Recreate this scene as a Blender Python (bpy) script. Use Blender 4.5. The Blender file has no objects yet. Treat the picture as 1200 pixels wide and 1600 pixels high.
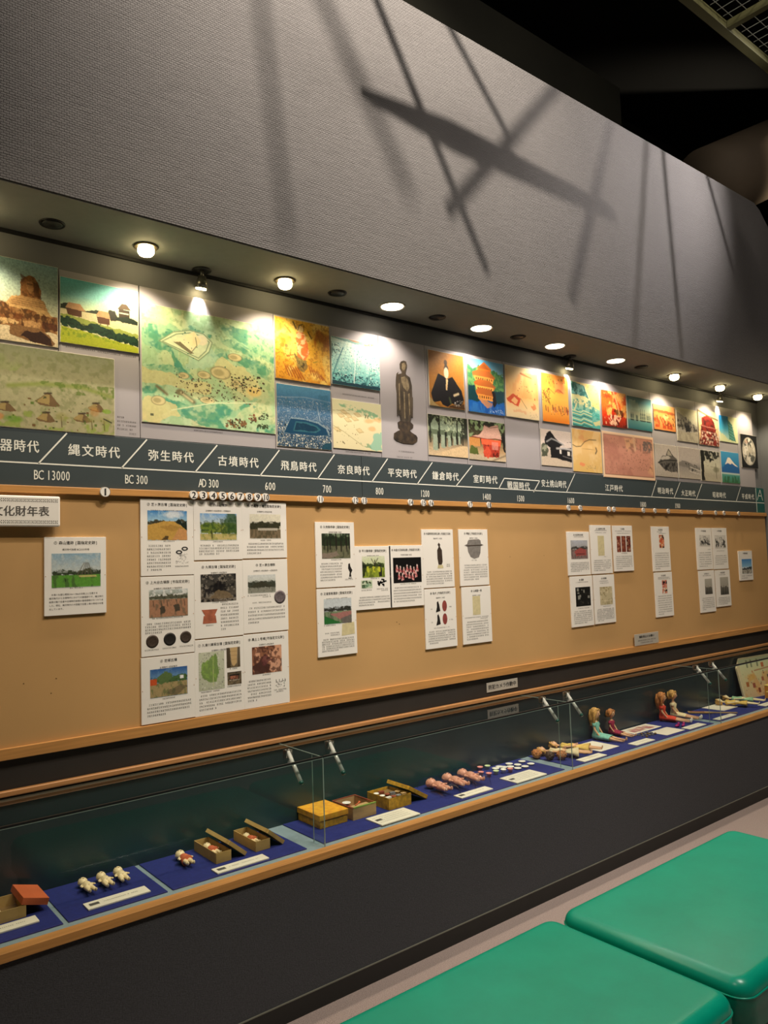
import bpy, bmesh, math, random
import numpy as np
from mathutils import Vector, Matrix

C = bpy.context.scene.collection
SC = bpy.context.scene
PI = math.pi
R = math.radians

# ------------------------------------------------------------------ camera
EYE = 1.573                      # eye height above the floor; the display wall is the plane y = 0
CAMP = Vector((0.0, -2.76, EYE))
FPX, YAW, PITCH, ROLL = 1194.08, R(39.0763), R(3.9232), R(-1.8499)
_d = Vector((math.sin(YAW) * math.cos(PITCH), math.cos(YAW) * math.cos(PITCH), math.sin(PITCH)))
_r = Vector((math.cos(YAW), -math.sin(YAW), 0))
_u = _r.cross(_d)
CR = _r * math.cos(ROLL) + _u * math.sin(ROLL)
CU = -_r * math.sin(ROLL) + _u * math.cos(ROLL)
cam = bpy.data.objects.new('camera', bpy.data.cameras.new('camera'))
C.objects.link(cam)
cam.matrix_world = Matrix(((CR.x, CU.x, -_d.x, CAMP.x), (CR.y, CU.y, -_d.y, CAMP.y), (CR.z, CU.z, -_d.z, CAMP.z), (0, 0, 0, 1)))
cam.data.sensor_fit = 'VERTICAL'
cam.data.sensor_height = 36.0
cam.data.lens = FPX / 1600 * 36.0
cam.data.clip_start = 0.02
cam.data.clip_end = 60
SC.camera = cam

def ray(px, py): return CR * ((px - 600) / FPX) - CU * ((py - 800) / FPX) + _d
def onY(px, py, Y=0.0):
    v = ray(px, py); return CAMP + v * ((Y - CAMP.y) / v.y)
def onZ(px, py, Z):
    v = ray(px, py); return CAMP + v * ((Z - CAMP.z) / v.z)
def onX(px, py, X):
    v = ray(px, py); return CAMP + v * (X / v.x)

# ------------------------------------------------------------------ world, lights, exposure
w = bpy.data.worlds.new('world'); SC.world = w; w.use_nodes = True
w.node_tree.nodes['Background'].inputs[0].default_value = (0.75, 0.85, 1.0, 1)
w.node_tree.nodes['Background'].inputs[1].default_value = 0.0
SC.view_settings.view_transform = 'Standard'
SC.view_settings.look = 'None'
SC.view_settings.gamma = 1.0
SC.view_settings.exposure = 0.0
SC.view_settings.use_curve_mapping = False
SC.cycles.max_bounces = 8
SC.cycles.transparent_max_bounces = 16
SC.cycles.sample_clamp_indirect = 4.0

def spot(name, loc, target, power, size, blend, radius, col):
    l = bpy.data.lights.new(name, 'SPOT'); l.energy = power; l.spot_size = R(size); l.spot_blend = blend
    l.shadow_soft_size = radius; l.color = col
    o = bpy.data.objects.new(name, l); C.objects.link(o); o.location = loc
    o.rotation_euler = (Vector(target) - Vector(loc)).to_track_quat('-Z', 'Y').to_euler()
    return o
def area(name, loc, target, power, sx, sy, col):
    l = bpy.data.lights.new(name, 'AREA'); l.energy = power; l.shape = 'RECTANGLE'; l.size = sx; l.size_y = sy; l.color = col
    o = bpy.data.objects.new(name, l); C.objects.link(o); o.location = loc
    o.rotation_euler = (Vector(target) - Vector(loc)).to_track_quat('-Z', 'Y').to_euler()
    return o
FLOOD, STAGE_A, STAGE_B, BENCH, CANP, ADJP, FILL = 92, 1050, 210, 420, 14.5, 6.0, 100      # lamp powers in watts
WARM = (1.0, 0.83, 0.58)
NEUT = (1.0, 0.90, 0.80)
# gallery floodlights hung from the hall ceiling, shining on the display wall
for lx in (-0.3, 0.8, 1.9, 3.0, 4.1, 5.2):
    spot('gallery_floodlight', (lx, -2.3, 4.55), (lx + 0.35, 0, 0.85), FLOOD, 46, 0.9, 0.05, WARM)
spot('ceiling_spotlight', (-0.6, -2.2, 5.6), (2.3, -1.4, 0.4), BENCH * 0.35, 26, 0.9, 0.12, NEUT)
# stage spots that rake over the tall grey upper wall (pipes hung in front of them draw the shadows)
SPOT_A = Vector((1.75, -2.2, 5.6))
SPOT_B = Vector((5.0, -1.5, 4.45))
spot('stage_spotlight', SPOT_A, (2.0, -0.36, 4.35), STAGE_A, 80, 1.0, 0.032, (1.0, 0.88, 0.76))
spot('stage_spotlight', SPOT_B, (4.25, -0.36, 3.85), STAGE_B, 76, 1.0, 0.022, (1.0, 0.92, 0.90))
# added overhead area fill that softens the shadows, then ceiling spots over the benches
area('soft_fill_light', (3.0, -2.6, 5.9), (2.8, -1.2, 0), FILL, 0.7, 0.5, NEUT)
spot('ceiling_spotlight', (2.7, -3.3, 6.1), (2.35, -1.35, 0), BENCH, 44, 0.9, 0.18, NEUT)
spot('ceiling_spotlight', (5.3, -3.3, 6.1), (4.4, -1.1, 0), BENCH * 0.6, 40, 0.9, 0.18, NEUT)
spot('duct_spotlight', (8.3, -1.0, 5.0), (8.0, 0.45, 5.5), 230, 60, 0.8, 0.05, (1.0, 0.85, 0.65))

# ------------------------------------------------------------------ materials
def lin(c):
    if isinstance(c, str):
        c = c.lstrip('#'); c = [int(c[i:i + 2], 16) / 255 for i in (0, 2, 4)]
    return tuple((x / 12.92 if x <= 0.04045 else ((x + 0.055) / 1.055) ** 2.4) for x in c)
def mat(name, col, rough=0.6, metal=0.0, spec=0.5, noise=None, bump=None, coat=0.0, emit=None, brick=None, alt=None, weave=None):
    m = bpy.data.materials.new(name); m.use_nodes = True
    nt = m.node_tree; b = nt.nodes['Principled BSDF']; c = lin(col)
    b.inputs['Base Color'].default_value = (*c, 1)
    b.inputs['Roughness'].default_value = rough; b.inputs['Metallic'].default_value = metal
    b.inputs['Specular IOR Level'].default_value = spec; b.inputs['Coat Weight'].default_value = coat
    tc = nt.nodes.new('ShaderNodeTexCoord')
    def tex(kind, scale, stretch=None, detail=4):
        t = nt.nodes.new(kind)
        if 'Scale' in t.inputs: t.inputs['Scale'].default_value = scale
        if 'Detail' in t.inputs: t.inputs['Detail'].default_value = detail
        if stretch:
            mp = nt.nodes.new('ShaderNodeMapping'); mp.inputs['Scale'].default_value = stretch
            nt.links.new(tc.outputs['Object'], mp.inputs[0]); nt.links.new(mp.outputs[0], t.inputs['Vector'])
        else: nt.links.new(tc.outputs['Object'], t.inputs['Vector'])
        return t
    if noise:                                   # (scale, amount, stretch)
        t = tex('ShaderNodeTexNoise', noise[0], noise[2] if len(noise) > 2 else None)
        cr = nt.nodes.new('ShaderNodeValToRGB')
        a = lin(alt) if alt else tuple(x * (1 - noise[1]) for x in c)
        cr.color_ramp.elements[0].color = (*a, 1); cr.color_ramp.elements[1].color = (*c, 1)
        cr.color_ramp.elements[0].position = 0.32; cr.color_ramp.elements[1].position = 0.66
        nt.links.new(t.outputs['Fac'], cr.inputs[0]); nt.links.new(cr.outputs[0], b.inputs['Base Color'])
    if bump:                                    # (scale, strength, distance, stretch)
        t = tex('ShaderNodeTexNoise', bump[0], bump[3] if len(bump) > 3 else None)
        bp = nt.nodes.new('ShaderNodeBump'); bp.inputs['Strength'].default_value = bump[1]; bp.inputs['Distance'].default_value = bump[2]
        nt.links.new(t.outputs['Fac'], bp.inputs['Height']); nt.links.new(bp.outputs[0], b.inputs['Normal'])
    if weave:                                   # (pitch x, pitch z, distance): woven wall covering
        mp = nt.nodes.new('ShaderNodeMapping'); mp.inputs['Rotation'].default_value = (R(90), 0, 0)
        nz = tex('ShaderNodeTexNoise', 14, (1, 1, 6)); 
        vm = nt.nodes.new('ShaderNodeVectorMath'); vm.operation = 'MULTIPLY_ADD'
        vm.inputs[1].default_value = (0.006, 0.006, 0.006)
        nt.links.new(nz.outputs['Color'], vm.inputs[0]); nt.links.new(tc.outputs['Object'], vm.inputs[2])
        nt.links.new(vm.outputs[0], mp.inputs[0])
        bk = nt.nodes.new('ShaderNodeTexBrick'); bk.inputs['Scale'].default_value = 1.0
        bk.inputs['Brick Width'].default_value = weave[0]; bk.inputs['Row Height'].default_value = weave[1]
        bk.inputs['Mortar Size'].default_value = weave[1] * 0.22; bk.inputs['Mortar Smooth'].default_value = 1.0
        nt.links.new(mp.outputs[0], bk.inputs['Vector'])
        n2 = tex('ShaderNodeTexNoise', 60, (0.25, 1, 3))
        ad = nt.nodes.new('ShaderNodeMath'); ad.operation = 'MULTIPLY_ADD'; ad.inputs[1].default_value = -1.0
        nt.links.new(bk.outputs['Fac'], ad.inputs[0]); nt.links.new(n2.outputs['Fac'], ad.inputs[2])
        bp = nt.nodes.new('ShaderNodeBump'); bp.inputs['Strength'].default_value = 0.9; bp.inputs['Distance'].default_value = weave[2]
        nt.links.new(ad.outputs[0], bp.inputs['Height']); nt.links.new(bp.outputs[0], b.inputs['Normal'])
    if emit:
        b.inputs['Emission Color'].default_value = (*lin(emit[0]), 1); b.inputs['Emission Strength'].default_value = emit[1]
    return m
def glass_mat(name, tint, rough=0.0):
    m = bpy.data.materials.new(name); m.use_nodes = True; nt = m.node_tree; nt.nodes.clear()
    o = nt.nodes.new('ShaderNodeOutputMaterial'); mx = nt.nodes.new('ShaderNodeMixShader')
    t = nt.nodes.new('ShaderNodeBsdfTransparent'); t.inputs[0].default_value = (*tint, 1)
    g = nt.nodes.new('ShaderNodeBsdfGlossy'); g.inputs['Roughness'].default_value = rough
    f = nt.nodes.new('ShaderNodeFresnel')
    gm = nt.nodes.new('ShaderNodeNewGeometry'); mr = nt.nodes.new('ShaderNodeMapRange')     # a single sheet is glass from both sides
    mr.inputs['To Min'].default_value = 1.5; mr.inputs['To Max'].default_value = 1 / 1.5
    nt.links.new(gm.outputs['Backfacing'], mr.inputs['Value']); nt.links.new(mr.outputs[0], f.inputs[0])
    nt.links.new(f.outputs[0], mx.inputs[0]); nt.links.new(t.outputs[0], mx.inputs[1]); nt.links.new(g.outputs[0], mx.inputs[2])
    nt.links.new(mx.outputs[0], o.inputs[0]); return m
def print_mat(name, rough=0.38):
    m = bpy.data.materials.new(name); m.use_nodes = True; nt = m.node_tree; b = nt.nodes['Principled BSDF']
    a = nt.nodes.new('ShaderNodeVertexColor'); a.layer_name = 'ink'
    n = nt.nodes.new('ShaderNodeTexNoise'); n.inputs['Scale'].default_value = 900
    tc = nt.nodes.new('ShaderNodeTexCoord'); nt.links.new(tc.outputs['Object'], n.inputs['Vector'])
    mx = nt.nodes.new('ShaderNodeMix'); mx.data_type = 'RGBA'; mx.blend_type = 'OVERLAY'; mx.inputs[0].default_value = 0.06
    nt.links.new(a.outputs[0], mx.inputs[6]); nt.links.new(n.outputs['Color'], mx.inputs[7])
    nt.links.new(mx.outputs[2], b.inputs['Base Color']); b.inputs['Roughness'].default_value = rough
    return m

M = {}
M['weave'] = mat('grey_woven_wallcovering', '#6b6866', 0.85, noise=(3.0, 0.05), weave=(0.016, 0.008, 0.0022))
M['weave_dark'] = mat('dark_grey_wallcovering', '#5f6163', 0.8, noise=(5, 0.06), bump=(400, 0.3, 0.001))
M['soffit'] = mat('grey_soffit_paper', '#7c7c76', 0.8, noise=(30, 0.06), bump=(220, 0.35, 0.0012))
M['wallgrey'] = mat('grey_display_wall', '#77787a', 0.7, noise=(4, 0.05))
M['panel'] = mat('grey_backing_board', '#a6a1a3', 0.42, noise=(5, 0.03))
M['bar'] = mat('dark_slate_board', '#3c4649', 0.45, noise=(6, 0.05))
M['teal'] = mat('teal_board', '#1c5a56', 0.5, noise=(6, 0.05))
M['whiteink'] = mat('white_lettering', '#e6e6dc', 0.6, noise=(50, 0.03))
M['greyink'] = mat('grey_lettering', '#55524f', 0.7, noise=(50, 0.03))
M['ink'] = mat('black_lettering', '#1c1a1a', 0.7, noise=(50, 0.03))
M['cork'] = mat('ochre_pinboard_cloth', '#c89e66', 0.85, noise=(2.2, 0.07), bump=(500, 0.25, 0.0008))
M['wood'] = mat('orange_oak_trim', '#cd9555', 0.42, noise=(9, 0.22, (0.6, 8, 14)), bump=(60, 0.2, 0.0008, (0.3, 6, 10)))
M['rail'] = mat('oak_glass_rail', '#b98450', 0.35, noise=(9, 0.22, (0.6, 8, 14)))
M['blackwall'] = mat('black_recess_wall', '#2b2622', 0.7, noise=(10, 0.15), bump=(300, 0.2, 0.0008))
M['caseback'] = mat('dark_green_case_back', '#2f3c40', 0.26, noise=(3, 0.25))
M['tray'] = mat('pale_blue_grey_tray_cloth', '#8499a3', 0.75, noise=(60, 0.06))
M['mat'] = mat('royal_blue_felt', '#1f2a78', 0.95, noise=(90, 0.2), bump=(900, 0.5, 0.0006))
M['front'] = mat('charcoal_cloth_plinth', '#45474c', 0.9, noise=(160, 0.3), bump=(260, 0.8, 0.002, (1, 1, 2.2)))
M['base'] = mat('black_vinyl_base', '#1b1d1c', 0.5, noise=(20, 0.15))
M['basetrim'] = mat('grey_base_strip', '#6f7065', 0.5, noise=(20, 0.1))
M['carpet'] = mat('pinkish_grey_carpet', '#c2b0aa', 0.98, noise=(260, 0.4), bump=(420, 1.0, 0.006))
M['bench'] = mat('green_vinyl', '#00967a', 0.30, noise=(7, 0.12), bump=(38, 0.06, 0.003), spec=0.4)
M['benchbase'] = mat('black_bench_base', '#151515', 0.6, noise=(20, 0.1))
M['card'] = mat('white_foam_board', '#f3efe8', 0.55, noise=(8, 0.02))
M['cardedge'] = mat('cream_picture_mount', '#d8d2c0', 0.5, noise=(8, 0.03))
M['label'] = mat('ivory_label_card', '#efe9d8', 0.55, noise=(30, 0.03))
M['print'] = print_mat('printed_picture')
M['glass'] = glass_mat('case_glass', (0.93, 0.97, 0.95))
M['glassedge'] = mat('green_glass_edge', '#93a8a0', 0.15, noise=(30, 0.1), spec=0.8)
M['chrome'] = mat('polished_chrome', '#c8c8c4', 0.16, 1.0, noise=(20, 0.05))
M['rod'] = mat('frosted_acrylic_rod', '#b9bdb8', 0.18, noise=(30, 0.1), spec=0.9)
M['rodcap'] = mat('dark_green_rod_cap', '#0c4a40', 0.3, noise=(30, 0.1))
M['lampring'] = mat('bronze_lamp_ring', '#6a5f4c', 0.4, 0.6, noise=(20, 0.1))
M['lampdark'] = mat('unlit_lamp_black', '#17181a', 0.5, noise=(20, 0.1))
M['bulb'] = mat('glowing_warm_bulb', '#fff2cc', 0.3, noise=(5, 0.01), emit=('#ffe6a8', 22))
M['disc'] = mat('glowing_lamp_diffuser', '#fff4e0', 0.3, noise=(5, 0.01), emit=('#ffeccb', 9))
M['black'] = mat('black_ceiling_paint', '#0d0e0b', 0.95, noise=(3, 0.2))
M['darkolive'] = mat('dark_olive_backstage_wall', '#27261a', 0.95, noise=(2, 0.3))
M['ductmat'] = mat('beige_ceiling_duct', '#8c7c66', 0.7, noise=(2, 0.2))
M['gridmat'] = mat('olive_painted_steel', '#5c5a36', 0.6, noise=(5, 0.2))
M['wire'] = mat('grey_wire_mesh', '#8b8d84', 0.5, noise=(5, 0.1))
M['boxbrown'] = mat('kraft_card_box', '#c8a562', 0.8, noise=(12, 0.2))
M['boxin'] = mat('brown_card_inside', '#86683a', 0.85, noise=(12, 0.2))
M['orange'] = mat('orange_paper_lid', '#d0683a', 0.7, noise=(12, 0.12))
M['yellowbox'] = mat('patterned_yellow_paper', '#e0a92c', 0.6, noise=(55, 0.5), alt='#a07a28')
M['yellowtop'] = mat('bright_yellow_paper', '#f0b42a', 0.6, noise=(40, 0.3), alt='#d8902a')
M['redbox'] = mat('worn_red_wood_box', '#9a4a30', 0.7, noise=(18, 0.3))
M['palewood'] = mat('pale_wood', '#c4a06c', 0.7, noise=(14, 0.2, (1, 5, 5)))
M['greenpaint'] = mat('light_green_paint', '#8fae4e', 0.6, noise=(14, 0.1))
M['skin'] = mat('doll_skin_vinyl', '#e8b48a', 0.45, noise=(12, 0.06))
M['bisque'] = mat('pale_bisque', '#f6e2b4', 0.4, noise=(12, 0.06))
M['pinkceramic'] = mat('pink_doll_vinyl', '#f2b29a', 0.4, noise=(14, 0.15))
M['orangecloth'] = mat('orange_doll_cloth', '#d9714a', 0.8, noise=(60, 0.2))
M['bluedress'] = mat('pale_turquoise_dress', '#82c2b2', 0.85, noise=(80, 0.2))
M['magdress'] = mat('crimson_patterned_dress', '#a8284c', 0.85, noise=(90, 0.5))
M['reddress'] = mat('orange_red_dress', '#d8452c', 0.8, noise=(60, 0.2))
M['creamdress'] = mat('cream_doll_dress', '#ead9ae', 0.85, noise=(60, 0.12))
M['yellowdress'] = mat('soft_yellow_dress', '#ecc66a', 0.85, noise=(60, 0.15))
M['mintdress'] = mat('mint_patterned_dress', '#a9d6a8', 0.85, noise=(60, 0.25))
M['blond'] = mat('golden_blond_hair', '#dba85c', 0.6, noise=(90, 0.45), bump=(240, 0.8, 0.003))
M['ginger'] = mat('ginger_hair', '#cf8648', 0.6, noise=(90, 0.45), bump=(240, 0.8, 0.003))
M['brownhair'] = mat('dark_brown_hair', '#4c3626', 0.6, noise=(90, 0.4), bump=(240, 0.8, 0.003))
M['magenta'] = mat('magenta_shoe', '#b01f78', 0.4, noise=(20, 0.1))
M['white'] = mat('white_ceramic', '#f0ede4', 0.35, noise=(20, 0.03))
M['cuppink'] = mat('pink_ceramic', '#dd8f88', 0.4, noise=(20, 0.08))
M['cupgreen'] = mat('pale_green_ceramic', '#c3d3a4', 0.4, noise=(20, 0.08))
M['paper'] = mat('ivory_paper_sheet', '#efe6d6', 0.6, noise=(20, 0.03))
M['plastic'] = glass_mat('clear_plastic_bag', (0.97, 0.96, 0.95), 0.16)
M['greentoy'] = mat('mint_green_toy_plastic', '#5fd29a', 0.35, noise=(20, 0.05))
M['yellowtoy'] = mat('yellow_toy_plastic', '#f2d97a', 0.35, noise=(20, 0.05))
M['orangetoy'] = mat('orange_toy_plastic', '#e39a3c', 0.4, noise=(20, 0.05))
M['greything'] = mat('grey_patterned_trinkets', '#8a8a90', 0.5, noise=(90, 0.6))
M['fixture'] = mat('grey_lamp_metal', '#8a8880', 0.3, 0.8, noise=(20, 0.1))

# ------------------------------------------------------------------ mesh helpers
class MB:
    def __init__(s): s.v = []; s.f = []; s.sm = []
    def add(s, vs, fs, smooth=False):
        o = len(s.v); s.v.extend([tuple(v) for v in vs]); s.f.extend([tuple(i + o for i in f) for f in fs]); s.sm.extend([smooth] * len(fs)); return s
    def box(s, x0, x1, y0, y1, z0, z1, m=None):
        vs = [(x, y, z) for x in (x0, x1) for y in (y0, y1) for z in (z0, z1)]
        if m is not None: vs = [m @ Vector(v) for v in vs]
        return s.add(vs, [(0, 1, 3, 2), (4, 6, 7, 5), (0, 4, 5, 1), (2, 3, 7, 6), (0, 2, 6, 4), (1, 5, 7, 3)])
    def quad(s, a, b, c, d): return s.add([a, b, c, d], [(0, 1, 2, 3)])
    def tube(s, pts, rad, n=8, cap=True, smooth=True):
        pts = [Vector(p) for p in pts]; k = len(pts)
        rad = rad if isinstance(rad, (list, tuple)) else [rad] * k
        vs = []; fs = []
        up = None
        for i, p in enumerate(pts):
            t = (pts[min(i + 1, k - 1)] - pts[max(i - 1, 0)]).normalized()
            if up is None:
                up = Vector((0, 0, 1)) if abs(t.z) < 0.9 else Vector((1, 0, 0))
            a = t.cross(up).normalized(); b = a.cross(t).normalized(); up = b
            for j in range(n):
                q = 2 * PI * j / n; vs.append(p + (a * math.cos(q) + b * math.sin(q)) * rad[i])
        for i in range(k - 1):
            for j in range(n):
                fs.append((i * n + j, i * n + (j + 1) % n, (i + 1) * n + (j + 1) % n, (i + 1) * n + j))
        if cap: fs.append(tuple(range(n))[::-1]); fs.append(tuple(range((k - 1) * n, k * n)))
        return s.add(vs, fs, smooth)
    def lathe(s, prof, c=(0, 0, 0), n=24, m=None, smooth=True):       # prof: (radius, z)
        vs = []; fs = []
        for (r, z) in prof:
            for j in range(n):
                q = 2 * PI * j / n; p = Vector((r * math.cos(q), r * math.sin(q), z))
                if m is not None: p = m @ p
                vs.append(p + Vector(c))
        for i in range(len(prof) - 1):
            for j in range(n):
                fs.append((i * n + j, i * n + (j + 1) % n, (i + 1) * n + (j + 1) % n, (i + 1) * n + j))
        fs.append(tuple(range(n))[::-1]); fs.append(tuple(range((len(prof) - 1) * n, len(prof) * n)))
        return s.add(vs, fs, smooth)
    def ell(s, c, r, n=12, rot=None):
        vs = []; fs = []; rings = max(5, n // 2)
        c = Vector(c)
        for i in range(rings + 1):
            th = PI * i / rings
            for j in range(n):
                ph = 2 * PI * j / n
                p = Vector((r[0] * math.sin(th) * math.cos(ph), r[1] * math.sin(th) * math.sin(ph), r[2] * math.cos(th)))
                if rot is not None: p = rot @ p
                vs.append(c + p)
        for i in range(rings):
            for j in range(n):
                fs.append((i * n + j, (i + 1) * n + j, (i + 1) * n + (j + 1) % n, i * n + (j + 1) % n))
        return s.add(vs, fs, True)
    def mesh(s, name):
        me = bpy.data.meshes.new(name); me.from_pydata(s.v, [], s.f)
        me.polygons.foreach_set('use_smooth', s.sm); me.update(); return me
    def build(s, name, m, parent=None, bevel=0, seg=2, weld=True):
        me = s.mesh(name)
        if weld:
            bm = bmesh.new(); bm.from_mesh(me); bmesh.ops.remove_doubles(bm, verts=bm.verts, dist=1e-6)
            bmesh.ops.recalc_face_normals(bm, faces=bm.faces)
            if bevel:
                bmesh.ops.bevel(bm, geom=[e for e in bm.edges if e.is_manifold and e.calc_face_angle(0) > 0.5], offset=bevel, segments=seg, affect='EDGES', profile=0.5)
            bm.to_mesh(me); bm.free()
        o = bpy.data.objects.new(name, me); C.objects.link(o); me.materials.append(m)
        if parent is not None: o.parent = parent
        return o
def tag(o, label, cat, group=None):
    o['label'] = label; o['category'] = cat
    if group: o['group'] = group
    return o
def struct(o, label=None):
    o['kind'] = 'structure'
    if label: o['label'] = label
    return o
def empty(name, loc, label, cat, group=None, rz=0.0, rx=0.0):
    o = bpy.data.objects.new(name, None); C.objects.link(o); o.location = loc; o.rotation_euler = (rx, 0, rz); o.empty_display_size = 0.02
    return tag(o, label, cat, group)

# ------------------------------------------------------------------ lettering (glyphs taken from the built-in font)
_fc = bpy.data.curves.new('glyph', 'FONT'); _fo = bpy.data.objects.new('glyph', _fc); C.objects.link(_fo)
_fc.resolution_u = 2
_gl = {}
def glyph(ch, bold=0.0):
    if (ch, bold) not in _gl:
        _fc.body = ch; _fc.offset = bold
        dg = bpy.context.evaluated_depsgraph_get(); dg.update()
        me = _fo.evaluated_get(dg).to_mesh()
        v = np.array([tuple(q.co) for q in me.vertices]).reshape(-1, 3); f = [tuple(p.vertices) for p in me.polygons]
        _fo.evaluated_get(dg).to_mesh_clear()
        _gl[(ch, bold)] = (v, f)
    return _gl[(ch, bold)]
def half(ch): return ord(ch) < 0x2000
class Ink:
    """flat lettering on a board: x to the right, z up, origin at the board's centre, laid just in front of its face"""
    def __init__(s): s.v = []; s.f = []
    def quad(s, x0, z0, x1, z1, sk=0.0):
        o = len(s.v); s.v += [(x0, 0, z0), (x1, 0, z0 + sk), (x1, 0, z1 + sk), (x0, 0, z1)]; s.f.append((o, o + 1, o + 2, o + 3))
    def poly(s, pts):
        o = len(s.v); s.v += [(x, 0, z) for x, z in pts]; s.f.append(tuple(range(o, o + len(pts))))
    def line(s, a, b, w):
        a = Vector(a); b = Vector(b); n = (b - a).normalized(); n = Vector((-n.y, n.x)) * w / 2
        s.poly([tuple(a + n), tuple(a - n), tuple(b - n), tuple(b + n)])
    def width(s, txt, size): return sum((0.56 if half(c) and c != ' ' else (0.34 if c == ' ' else 1.0)) * size for c in txt)
    def text(s, txt, xc, z, size, width=None, align='c', bold=0.0, gap=1.0):
        w0 = s.width(txt, size); sx = (width / w0) if width else 1.0; gx = min(sx, 1.02) * gap if gap < 1 else sx
        x = xc - w0 * sx / 2 if align == 'c' else xc
        for ch in txt:
            adv = (0.56 if half(ch) and ch != ' ' else (0.34 if ch == ' ' else 1.0)) * size
            if ch != ' ':
                v, f = glyph(ch)
                if len(v):
                    cx = (v[:, 0].min() + v[:, 0].max()) / 2 if (half(ch)) else 0.5
                    for k_, db in enumerate((-bold, bold) if bold else (0,)):
                        o = len(s.v)
                        s.v += [(x + adv * sx / 2 + (q[0] - cx + db) * size * gx, -.00016 * k_, z + (q[1] + db * .5) * size) for q in v]
                        s.f += [tuple(i + o for i in p) for p in f]
            x += adv * sx
        return s
    def marks(s, x0, x1, z, size, rng, fill=1.0):
        """one line of characters too small to read: a few pen strokes in each character's cell"""
        x = x0; end = x0 + (x1 - x0) * fill
        while x + size <= end + 1e-6:
            if rng.random() > 0.05:
                k = rng.choice((2, 3, 3))
                for i in range(k):
                    zz = z + size * (0.08 + 0.8 * i / max(1, k - 1) * 0.9)
                    a = x + size * rng.uniform(0.05, 0.25); b = x + size * rng.uniform(0.65, 0.92)
                    s.quad(a, zz, b, zz + size * 0.12)
                xx = x + size * rng.uniform(0.3, 0.6); s.quad(xx, z + size * 0.05, xx + size * 0.13, z + size * 0.92)
            x += size * 1.0
        return s
    def build(s, m, parent, y, name='lettering', loc=None):
        if not s.v: return None
        me = bpy.data.meshes.new(name); me.from_pydata(s.v, [], s.f); me.update()
        o = bpy.data.objects.new(name, me); C.objects.link(o); me.materials.append(m)
        o.parent = parent; o.location = (0, y, 0) if loc is None else loc
        return o

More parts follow.
